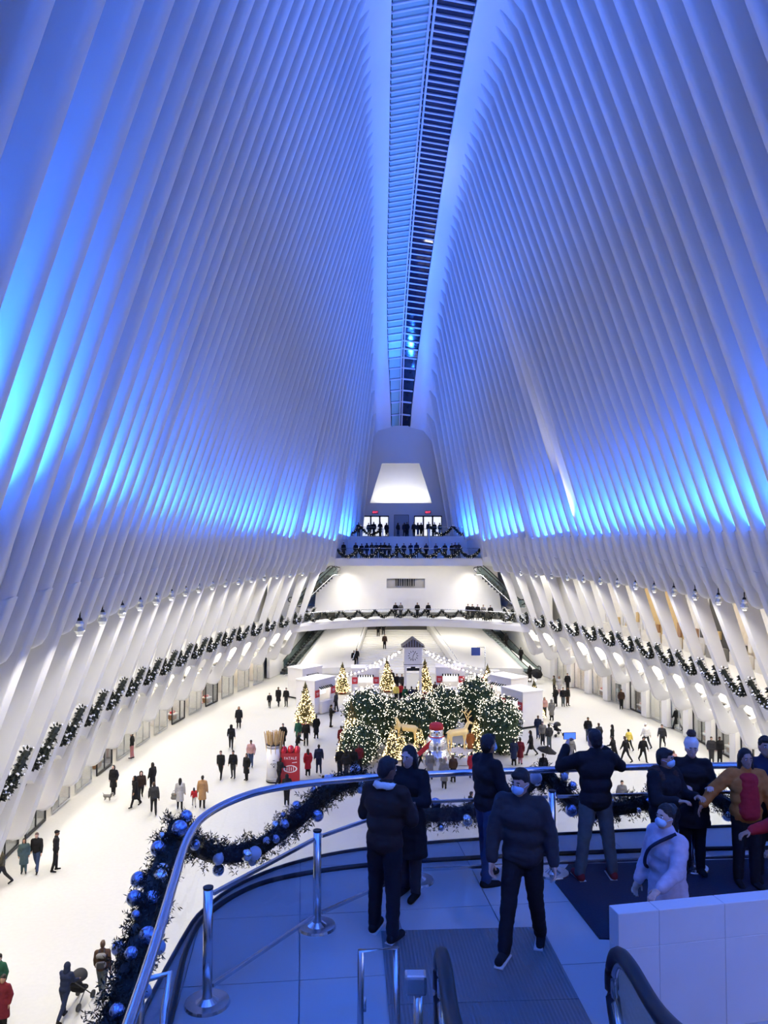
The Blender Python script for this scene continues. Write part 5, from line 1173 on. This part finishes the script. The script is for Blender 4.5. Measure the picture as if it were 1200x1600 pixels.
 (983, 1172, 1.5, 20, 'walk', 'jacket', 'yellow', 'black', 'short', 'child in yellow top on the right floor'),
 (978, 1190, 1.72, 40, 'walk', 'jacket', 'black', 'black', 'short', 'adult in black beside the child in yellow'),
 (1010, 1168, 1.74, 20, 'walk', 'puffer', 'white', 'charcoal', 'beanie', 'person in white puffer and white hat on the right floor'),
 (1005, 1190, 1.7, 190, 'walk', 'jacket', 'black', 'black', 'short', 'person in black in front of the white puffer'),
 (1035, 1169, 1.76, 150, 'stride', 'jacket', 'charcoal', 'charcoal', 'short', 'man in charcoal striding along the right floor'),
 (1053, 1205, 1.3, 170, 'stand', 'jacket', 'pink', 'brown', 'brownlong', 'child with long brown hair above the railing at the right'),
 (1058, 1140, 1.82, 30, 'walk', 'coat', 'black', 'black', 'short', 'tall person in long black coat passing the right shopfronts'),
 (971, 1108, 1.74, 160, 'stand', 'jacket', 'brown', 'black', 'cap', 'person in brown jacket and cap beside the poster stand'),
 (1112, 1192, 1.72, 170, 'stand', 'puffer', 'charcoal', 'charcoal', 'short', 'left one of two in dark puffers near the gold shop'),
 (1125, 1192, 1.72, 190, 'stand', 'puffer', 'black', 'black', 'short', 'right one of two in dark puffers near the gold shop'),
 (658, 1203, 1.7, 100, 'walk', 'jacket', 'charcoal', 'black', 'short', 'person in charcoal walking before the snowman scarf'),
 (672, 1218, 1.74, 10, 'stand', 'coat', 'grey', 'charcoal', 'short', 'person in grey coat looking at the snowman'),
 (694, 1232, 1.74, -10, 'stand', 'coat', 'grey', 'charcoal', 'hood', 'hooded grey figure right of the grey coat before the snowman'),
 (708, 1222, 1.66, 15, 'stand', 'jacket', 'brown', 'black', 'brownlong', 'brown-haired person right of the snowman base'),
 (737, 1216, 1.6, 10, 'stand', 'coat', 'red', 'black', 'short', 'person in bright red coat before the antlered reindeer bed'),
 (735, 1288, 1.72, -70, 'walk', 'coat', 'black', 'black', 'short', 'person in black coat striding seen through the railing glass'),
 (665, 1270, 1.74, 20, 'stand', 'jacket', 'charcoal', 'charcoal', 'short', 'person in charcoal seen through the glass behind the woman in black'),
 (645, 1258, 1.7, 10, 'stand', 'jacket', 'black', 'black', 'short', 'person in black seen through the glass beside the charcoal one'),
 (855, 1240, 1.74, 10, 'walk', 'jacket', 'charcoal', 'charcoal', 'short', 'person in charcoal seen through the glass under the umbrella'),
 (882, 1236, 1.6, 20, 'stand', 'coat', 'grey', 'charcoal', 'short', 'person in grey seen through the glass left of the photographer'),
 (972, 1268, 1.74, 180, 'walk', 'jacket', 'grey', 'greyjeans', 'short', 'person in grey seen through the glass right of the photographer'),
 (1112, 1245, 1.6, 160, 'stand', 'jacket', 'blue', 'charcoal', 'short', 'person in bright blue seen past the white hat'),
 (505, 1262, 1.74, 20, 'stand', 'jacket', 'black', 'black', 'short', 'person in black seen through the glass behind the hanging swag'),
 (448, 1258, 1.7, 10, 'stand', 'puffer', 'black', 'black', 'hood', 'hooded person in black below the red gift box'),
 (735, 1180, 1.7, 10, 'stand', 'coat', 'orange', 'black', 'short', 'person in orange coat behind the antlered reindeer'),
]
for i, (x, y, h, rz, pose, top, tc_, lc, hair, lb) in enumerate(CROWD):
    hc = 'dark'
    if hair == 'brownlong': hair, hc = 'long', 'brown'
    elif i % 5 == 2: hc = 'brown'
    person(on_floor(x, y), rz, pose, top, tc_, lc, hair, hc, lb, G, h, (0, 1, 0, 2)[i % 4])
# people on bridge, stairs, balconies
def row(pts, z, Y, labels, group, seed):
    rnd = random.Random(seed)
    for k, (x, lb) in enumerate(zip(pts, labels)):
        p_ = on_depth(x, 850, Y if not callable(Y) else Y(x)); 
        pose = rnd.choice(('stand', 'relax', 'stand', 'phone')); top = rnd.choice(('jacket', 'puffer', 'coat')); c = rnd.choice(('black', 'black', 'charcoal', 'navy', 'black', 'darkbrown'))
        person((p_.x, p_.y + rnd.uniform(-.2, .2), z), 180 + rnd.uniform(-40, 40), pose, top, c, rnd.choice(('black', 'charcoal', 'denim')), rnd.choice(('short', 'short', 'long', 'hood')), rnd.choice(('dark', 'brown')), lb, group, rnd.uniform(1.62, 1.8), rnd.randrange(3))
NUM = 'first second third fourth fifth sixth seventh eighth ninth tenth eleventh twelfth thirteenth fourteenth fifteenth sixteenth seventeenth eighteenth nineteenth twentieth'.split()
xs = [537, 556, 565, 573, 581, 588, 595, 601, 608, 620, 631, 642, 651, 666, 681, 695, 706, 711, 717]
row(xs, 12.9, 88.0, ['onlooker in dark clothes on the lower far balcony, %s from the left' % NUM[k] for k in range(len(xs))], 'people on the lower far balcony', 3)
xs = [560, 576, 584, 594, 604, 622, 632, 636, 647, 653, 658, 670, 679, 687]
row(xs, 15.4, 93.0, ['dark figure before the upper far doors, %s from the left' % NUM[k] for k in range(len(xs))], 'people on the upper far landing', 4)
for x, lb in ((618, 'dark figure at the left of the bridge middle'), (626, 'grey figure beside the leftmost one in the bridge middle'), (652, 'dark figure alone in the bridge middle'), (669, 'dark figure right of the bridge middle'), (731, 'dark figure at the left of the bridge group'), (738, 'second figure of the bridge group'), (746, 'tall figure of the bridge group'), (755, 'figure in grey of the bridge group'), (766, 'rightmost figure on the bridge')):
    p_ = on_depth(x, 900, 87); Yb = bridge_y(p_.x) + 0.9; p_ = on_depth(x, 900, Yb)
    person((p_.x, Yb, 6.0), 175, 'relax' if x % 2 else 'stand', 'jacket', 'grey' if 'grey' in lb else 'black', 'black', 'short', 'dark', lb, 'people on the bridge', 1.74)
for x, y, lb in ((591, 994, 'left figure of two near the top of the far stairs'), (599, 992, 'right figure of two near the top of the far stairs'), (601, 1014, 'figure in brown descending the far stairs'), (553, 1040, 'left figure of two low on the far stairs'), (557, 1039, 'right figure of two low on the far stairs')):
    best = None
    for i in range(NS):                        # find the step under this pixel
        z = (i + 1) * 4.0 / NS; q = on_floor(x, y, z); yy = 86.5 + i * 8.5 / NS + .17
        if best is None or abs(q.y - yy) < best[0]: best = (abs(q.y - yy), Vector((q.x, yy, z)))
    person(best[1], 180, 'relax', 'jacket', 'brown' if 'brown' in lb else 'black', 'black', 'short', 'dark', lb, 'people on the far stairs', 1.75)
for x, lb in ((633, 'leftmost figure before the shop windows under the bridge'), (640, 'second figure before the shop windows under the bridge'), (650, 'third figure before the shop windows under the bridge'), (663, 'fourth figure before the shop windows under the bridge'), (700, 'figure alone at the right under the bridge')):
    p_ = on_depth(x, 900, 99.5); person((p_.x, 99.5, 4.0), 160, 'stand', 'jacket', 'black' if x != 663 else 'maroonpink', 'black', 'short', 'dark', lb, 'people on the landing under the bridge', 1.74)
for (a, b, t, lb) in (((13.6, 86.3, 0), (9.8, 94, 4), .22, 'figure low on the right escalator'), ((13.6, 86.3, 0), (9.8, 94, 4), .55, 'figure halfway up the right escalator'), ((13.6, 86.3, 0), (9.8, 94, 4), .9, 'figure near the top of the right escalator'), ((-14, 86.3, 0), (-10.6, 94, 4), .8, 'figure near the top of the left escalator')):
    p_ = Vector(a).lerp(Vector(b), t) + V3(0, 0, .12); person(p_, 20, 'stand', 'jacket', 'black', 'black', 'short', 'dark', lb, 'people on the far escalators', 1.74)
k = 0
for Y in (43.1, 46.5, 53.3, 56.7, 70.3, 73.7):
    k += 1; Yr = min(RIB_Y, key=lambda q: abs(q - Y) + (0 if RIB_Y.index(q) % 2 else 9)); person((A(Yr) + 4.6, Yr, 6.05), 90, 'stand', 'jacket', ('black', 'brown', 'black', 'charcoal', 'black', 'navy')[k - 1], 'black', 'short', 'dark', 'person leaning at a right gallery opening, %s from the near end' % NUM[k - 1], 'people on the right gallery', 1.74)
# ------------------------------------------------------------------ things carried by people on the hall floor
def sack(name, loc, size, m, label, cat, strap=True):
    e = empty(name, loc, 0, label, cat)
    put('body', blob('body', [('c', (-.09, 0, .12), (.09, 0, .12), .11, .11), ('c', (-.08, 0, .3), (.08, 0, .3), .09, .09)], .03, m, 2), e)
    put('handle', tube_mesh('handle', smooth_path([(-.08, 0, .36), (-.05, 0, .5), (.05, 0, .5), (.08, 0, .36)], 4), .012, m, 6), e); e.scale = (size,) * 3
q = on_floor(272, 1257); q.z = 0.25; sack('shopping_bag', q, 1.0, cloth('grey'), 'grey shopping bag held by the woman in light grey coat', 'bag')
p_ = on_floor(159, 1556)
e = empty('backpack', (p_.x + .03, p_.y - .21, 1.02), math.radians(12), 'grey backpack on the man in brown jacket', 'backpack')
put('pack', blob('pack', [('c', (-.08, 0, .06), (.08, 0, .06), .1, .1), ('c', (-.07, 0, .34), (.07, 0, .34), .09, .09)], .03, cloth('grey'), 2), e); box('pocket', (0, -.1, .08), (.22, .06, .18), cloth('charcoal'), e, 0, .02)
for sx in (-.08, .08): put('strap', tube_mesh('strap', [(sx, .05, .4), (sx, .16, .46), (sx, .24, .4)], .018, cloth('charcoal'), 6), e)
# small dog
p_ = on_floor(168, 1251)
e = empty('dog', p_, math.radians(-15), 'small grey and white dog beside the woman in long black coat', 'dog')
put('body', blob('body', [('c', (-.2, 0, .26), (.16, 0, .27), .085, .095), ('c', (.18, 0, .3), (.27, 0, .4), .06, .06), ('e', (.31, 0, .43), (.075, .06, .06)), ('c', (.35, 0, .42), (.42, 0, .4), .035, .025), ('c', (-.22, 0, .3), (-.33, 0, .42), .03, .015), ('c', (.28, -.05, .48), (.26, -.08, .42), .02, .02), ('c', (.28, .05, .48), (.26, .08, .42), .02, .02)] +
    sum([[('c', (x, y, .24), (x + k, y, .13), .045, .028), ('c', (x + k, y, .13), (x, y, .02), .026, .022)] for x, y, k in ((-.18, .05, .05), (-.18, -.05, .05), (.14, .05, -.02), (.14, -.05, .02))], []), .02, cloth('grey'), 2), e)
put('leash', tube_mesh('leash', [(.24, 0, .42), (.2, .1, .7), (.1, .22, .95)], .008, BLACK, 5), e)
# strollers
def stroller(loc, rz, label):
    e = empty('stroller', loc, rz, label, 'stroller')
    put('hood', blob('hood', [('e', (0, .05, .82), (.25, .3, .24))], .03, cloth('charcoal'), 2, [((0, 0, .78), (0, 0, -1))]), e)
    put('seat', blob('seat', [('c', (-.14, 0, .5), (.14, 0, .5), .13, .13), ('c', (-.13, -.12, .7), (.13, -.12, .7), .1, .1), ('c', (-.12, .25, .42), (.12, .25, .42), .08, .08)], .03, cloth('black'), 2), e)
    bm = bmesh.new()
    for sx in (-.24, .24): b_cyl(bm, (sx, -.55, 1.0), (sx, .4, .12), .018, .018, 8); b_cyl(bm, (sx, .1, .55), (sx, -.35, .12), .018, .018, 8)
    b_cyl(bm, (-.24, -.55, 1.0), (.24, -.55, 1.0), .02, .02, 8); put('frame', bm_mesh('frame', bm, DARKM), e)
    for x in (-.26, .26):
        for y in (-.35, .42): cyl('wheel', (x - .025, y, .12), (x + .025, y, .12), .12, BLACK, e, n=16)
p_ = on_floor(100, 1592); stroller((p_.x + .12, p_.y + .75, 0), math.radians(-12), 'black stroller pushed at the lower left of the floor')
p_ = on_floor(870, 1150); stroller(p_, math.radians(-60), 'black stroller in the group by the front right tree')
p_ = on_floor(852, 1053); stroller((p_.x - .3, p_.y - .7, 0), math.radians(160), 'pram near the foot of the right escalator')
def umbrella(loc, label, tilt):
    e = empty('umbrella', loc, 0, label, 'umbrella'); e.rotation_euler = (tilt, 0.2, 0)
    bm = bmesh.new(); bmesh.ops.create_cone(bm, segments=8, radius1=.62, radius2=.02, depth=.32, cap_ends=False, matrix=Matrix.Translation((0, 0, .95))); put('canopy', bm_mesh('canopy', bm, cloth('black')), e)
    cyl('shaft', (0, 0, 0), (0, 0, 1.15), .012, DARKM, e, n=8); put('handle', tube_mesh('handle', smooth_path([(0, 0, .02), (0, 0, -.06), (.04, 0, -.1), (.08, 0, -.05)], 4), .018, BLACK, 6), e)
    bm = bmesh.new()
    for k in range(8): a = 6.283 * k / 8; b_cyl(bm, (0, 0, .7), (.5 * math.cos(a), .5 * math.sin(a), .84), .006, .006, 4)
    put('ribs', bm_mesh('ribs', bm, DARKM), e)
p_ = on_floor(849, 1222); umbrella((p_.x, p_.y - .25, 1.2), 'open black umbrella above the railing right of the walking man', 0.1)
p_ = on_floor(830, 1066); umbrella((p_.x + .35, p_.y - .2, .55), 'dark umbrella held low at the foot of the right escalator', 0.9)
p_ = on_floor(814, 1120)
e = empty('toy_car', p_, .3, 'glossy red toy car display at the front right kiosk', 'toy car'); put('body', blob('body', [('c', (-.5, 0, .35), (.5, 0, .35), .22, .2), ('c', (-.2, 0, .55), (.2, 0, .55), .18, .18)], .05, mat('red bauble', (.55, .02, .03), .15, .3), 2), e)
for x in (-.4, .4):
    for y in (-.22, .22): cyl('wheel', (x, y - .03, .16), (x, y + .03, .16), .16, BLACK, e, n=14)
# ------------------------------------------------------------------ people on the platform, close to the viewer
def hand_prims(w, d, n, curl=25, side=1):
    d = d.normalized(); n = (n - d * n.dot(d)).normalized(); s = d.cross(n) * side; R = Matrix((s, d, n)).transposed()
    P = [('e', w + d * .055, (.042, .055, .018), R), ('c', w - d * .02, w + d * .03, .027, .03)]
    for off, L, sp in ((.030, .070, .12), (.010, .080, .04), (-.011, .074, -.04), (-.031, .056, -.12)):
        b = w + d * .098 + s * off; c1 = math.radians(curl); c2 = math.radians(curl * 2.4)
        d1 = (d * math.cos(c1) + n * math.sin(c1) + s * sp).normalized(); d2 = (d * math.cos(c2) + n * math.sin(c2)).normalized()
        P += [('c', b, b + d1 * L * .52, .0095, .009), ('c', b + d1 * L * .52, b + d1 * L * .52 + d2 * L * .48, .009, .0078)]
    b = w + d * .028 + s * .034; d1 = (d * .65 + s * .7 + n * .25).normalized(); d2 = (d * .9 + s * .25 + n * .35).normalized()
    P += [('c', b, b + d1 * .036, .0125, .011), ('c', b + d1 * .036, b + d1 * .036 + d2 * .03, .0105, .009)]
    return P
def join_meshes(name, ms, m):
    bm = bmesh.new()
    for q in ms: bm.from_mesh(q)
    me = bpy.data.meshes.new(name); bm.to_mesh(me); bm.free(); me.materials.append(m); me.polygons.foreach_set('use_smooth', [True] * len(me.polygons)); return me
def fold(me, amp, sc, seed=0):
    ns = [v.normal.copy() for v in me.vertices]
    for v, n in zip(me.vertices, ns):
        p_ = Vector((v.co.x * sc, v.co.y * sc, v.co.z * sc * 1.8 + seed)); v.co += n * amp * (noise.noise(p_) + .5 * noise.noise(p_ * 2.1))
    me.update(); return me
GF = 'people on the viewing platform'
def hero(px_, py_, rz, J, h, label, top, topc, legc, hair, hairc='dark', skin=0, puff=.012, length=0.0, mask=False, hatc=None, shoec='black', sole=False, z=ZP, loc=None, extra=None, hands=(25, 25), inner=None):
    p_ = Vector(loc) if loc else on_floor(px_, py_, z); e = empty('person', p_, math.radians(rz), label, 'person', GF, h / 1.75)
    ms = [blob('body', body_prims(J, False), .016, None, 2)]
    for k, sd, c in (('L', -1, hands[0]), ('R', 1, hands[1])):
        d = J['hd' + k]; n_ = Vector((-sd, .25, 0)) if abs(d.z) > .5 else Vector((0, .2, -1)); ms.append(blob('hand', hand_prims(J['wr' + k] + d * .02, d, n_, c, sd if abs(d.z) <= .5 else -sd), .0065, None, 1))
    put('body', join_meshes('body', ms, SKINS[skin]), e)
    put(top, fold(blob(top, jacket_prims(J, puff, length), .018, cloth(topc), 3, hem(J, length) if length else None), .010, 9, px_), e)
    put('trousers', fold(blob('trousers', trouser_prims(J, .004), .018, cloth(legc), 3), .008, 10, px_), e)
    for a in (0, 2):
        put('shoe', blob('shoe', shoe_prims(J)[a:a + 2], .014, cloth(shoec), 2), e)
        if sole:
            k = 'LR'[a // 2]; an = J['ank' + k]; box('sole', (an.x, an.y + .06, an.z - .068), (.085, .27, .018), mat('white rubber sole', (.6, .6, .6), .6), e, -.1 if a else .1, .006)
    nm_ = {'beanie': 'hat', 'cap': 'cap', 'hood': 'hood'}.get(hair, 'hair')
    put(nm_, fold(blob(nm_, hair_prims(J, hair), .013, cloth(hatc or topc) if nm_ != 'hair' else HAIRM[hairc], 2), .006, 22), e)
    R = J['HR']; hd = J['head']; T = lambda *v: hd + R @ Vector(v)
    for sx in (-.03, .03):
        o = ball('eye', T(sx, .082, .012), .012, mat('eye white', (.7, .7, .7), .3), e, n=10); ball('iris', (0, .008, 0), .0075, BLACK, o, n=8); o.rotation_euler = R.to_euler()
        o = ball('eyebrow', T(sx, .09, .036), .022, HAIRM['dark'], e, (1, .35, .25), n=8); o.rotation_euler = R.to_euler()
    if mask:
        put('mask', blob('mask', [('e', T(0, .066, -.045), (.064, .058, .05), R), ('e', T(0, .1, -.02), (.03, .025, .03), R)], .010, MASKM, 2), e)
        for sx in (-1, 1): put('ear_loop', tube_mesh('ear_loop', [T(sx * .055, .06, -.03), T(sx * .082, .02, -.01), T(sx * .088, -.012, -.01)], .003, MASKM, 5), e)
    if extra: extra(e, J, T, R)
    return e, J
# man in the brown jacket, seen from behind
J1 = figure(((3, 2), (-4, 3)), ((-.35, .25, -1), (.45, .9, .15)), ((.3, .3, -1), (-.45, .9, .2)), lean=3, spread=.10, turn=-25, nod=20)
def ex1(e, J, T, R): put('fleece_collar', fold(blob('fleece_collar', [('c', J['neck'] + V3(.088 * math.sin(a), -.02 - .08 * math.cos(a), .015 + .02 * math.cos(a)), J['neck'] + V3(.088 * math.sin(a + .45), -.02 - .08 * math.cos(a + .45), .015 + .02 * math.cos(a + .45)), .036, .036) for a in [-2.2 + .45 * k for k in range(10)]], .012, cloth('white'), 1), .008, 30), e)
hero(601, 1462, -28, J1, 1.78, 'man in dark brown jacket with pale fleece collar, back to the camera', 'jacket', 'darkbrown', 'black', 'short', skin=2, puff=.03, extra=ex1, sole=True)
J2 = figure(((3, 3), (-3, 3)), *ARM_PHONE, nod=10)
hero(640, 1400, 150, J2, 1.68, 'woman in black coat half hidden behind the brown jacket', 'coat', 'black', 'charcoal', 'long', puff=.02, length=.8)
J3 = figure(((6, 3), (-5, 4)), ((-.3, .2, -1), (.3, .8, -.4)), ((.3, .2, -1), (-.3, .8, -.4)), spread=.06, turn=10)
hero(762, 1378, -62, J3, 1.72, 'man in black jacket and navy jeans with blue mask, in profile', 'jacket', 'black', 'denim', 'short', skin=1, puff=.022, mask=True)
J4 = figure(((-8, 12), (20, 4)), ((-.3, -.1, -1), (-.15, .25, -1)), ((.3, .25, -1), (.0, .5, -1)), lean=5, spread=.08, turn=-18, nod=12)
hero(818, 1484, 158, J4, 1.80, 'masked man in dark jacket walking towards the camera', 'jacket', 'charcoal', 'black', 'short', puff=.035, mask=True, sole=True)
J5 = figure(((0, 0), (0, 0)), ((-.6, .55, -.45), (.45, .5, .75)), ((.65, .5, -.5), (-.6, .5, .7)), spread=.26, turn=12)
e5, _ = hero(932, 1374, 6, J5, 1.76, 'photographer in black jacket with raised arms, back to the camera', 'jacket', 'black', 'greyjeans', 'short', puff=.03, shoec='darkred', sole=True, hands=(40, 40))
h_ = (J5['wrL'] + J5['hdL'] * .1); w_ = Matrix.Rotation(math.radians(6), 3, 'Z') @ (h_ * (1.76 / 1.75)) + on_floor(932, 1374, ZP)
e = empty('smartphone', w_ + V3(.02, .0, .06), math.radians(6), 'smartphone with blue screen held up by the photographer', 'phone'); box('case', (0, 0, 0), (.16, .012, .085), BLACK, e, 0, .004); box('screen', (0, -.008, 0), (.145, .003, .075), mat('phone screen blue', (.08, .2, .9), .3, emit=1.2, emit_small=True), e)
J6 = figure(((3, 3), (-3, 3)), *ARM_PHONE, nod=4, turn=20)
def ex6(e, J, T, R): put('fur_hood', fold(blob('fur_hood', [('c', J['neck'] + V3(-.11, -.05, -.02), J['neck'] + V3(.11, -.05, -.02), .085, .085), ('c', J['neck'] + V3(-.12, .05, -.05), J['neck'] + V3(-.1, -.05, 0), .06, .07), ('c', J['neck'] + V3(.12, .05, -.05), J['neck'] + V3(.1, -.05, 0), .06, .07)], .014, cloth('brown'), 1), .022, 40), e)
hero(1040, 1392, -150, J6, 1.62, 'person in black jacket with fur hood and blue mask', 'jacket', 'black', 'black', 'short', skin=1, puff=.04, mask=True, extra=ex6)
J7 = figure(((3, 3), (-3, 3)), *ARM_PHONE, nod=8)
def ex7(e, J, T, R): put('pompom', fold(blob('pompom', [('e', T(0, -.02, .195), (.06, .06, .055))], .012, HAIRM['brown'], 1), .02, 60), e)
hero(1083, 1362, 170, J7, 1.60, 'woman in black coat and white knitted hat with dark pompom', 'coat', 'black', 'black', 'beanie', skin=0, puff=.028, length=.5, hatc='white', extra=ex7)
J8 = figure(((3, 3), (-3, 3)), ((-.35, .5, -.9), (-.1, 1, -.45)), ((.3, .1, -1), (.0, .5, -.9)), turn=8)
def ex8(e, J, T, R): put('bag_strap', tube_mesh('bag_strap', smooth_path([J['shL'] + V3(.02, .03, .09), J['chest'] + V3(0, .22, .05), J['waist'] + V3(.16, .16, 0), J['pel'] + V3(.24, .0, .05)], 5), .018, cloth('navy'), 6), e)
hero(1046, 1528, 112, J8, 1.57, 'woman in lilac coat with pale blue mask and dark bun', 'coat', 'lilac', 'black', 'bun', skin=0, puff=.035, length=.55, mask=True, extra=ex8)
J9 = figure(((3, 3), (-3, 3)), ((-.4, .15, -1), (-.1, .2, -1)), ((.85, -.1, -.75), (.75, .35, -.75)), nod=6)
def ex9(e, J, T, R): put('shirt', fold(blob('shirt', [('c', J['waist'] + V3(sx, .085, -.16), J['chest'] + V3(sx * .8, .088, .08), .10, .088) for sx in (-.045, 0, .045)], .016, cloth('red'), 2), .006, 12), e)
hero(1168, 1384, 178, J9, 1.58, 'woman in orange jacket over red top with long dark hair', 'jacket', 'orange', 'black', 'long', skin=1, puff=.035, extra=ex9)
J10 = figure(((3, 3), (-3, 3)), ((-.3, .3, -1), (.2, .9, -.3)), ((.35, .3, -1), (.1, .9, -.3)))
hero(1246, 1470, 95, J10, 1.62, 'person in red jacket cut off by the right edge', 'jacket', 'red', 'black', 'long', skin=1, puff=.03)
J11 = figure(((3, 3), (-3, 3)), *ARM_POCKET)
hero(1200, 1378, 170, J11, 1.7, 'person in dark navy jacket behind the orange jacket at the right edge', 'jacket', 'navy', 'black', 'short', skin=1, puff=.03)
bpy.data.scenes.remove(TS)
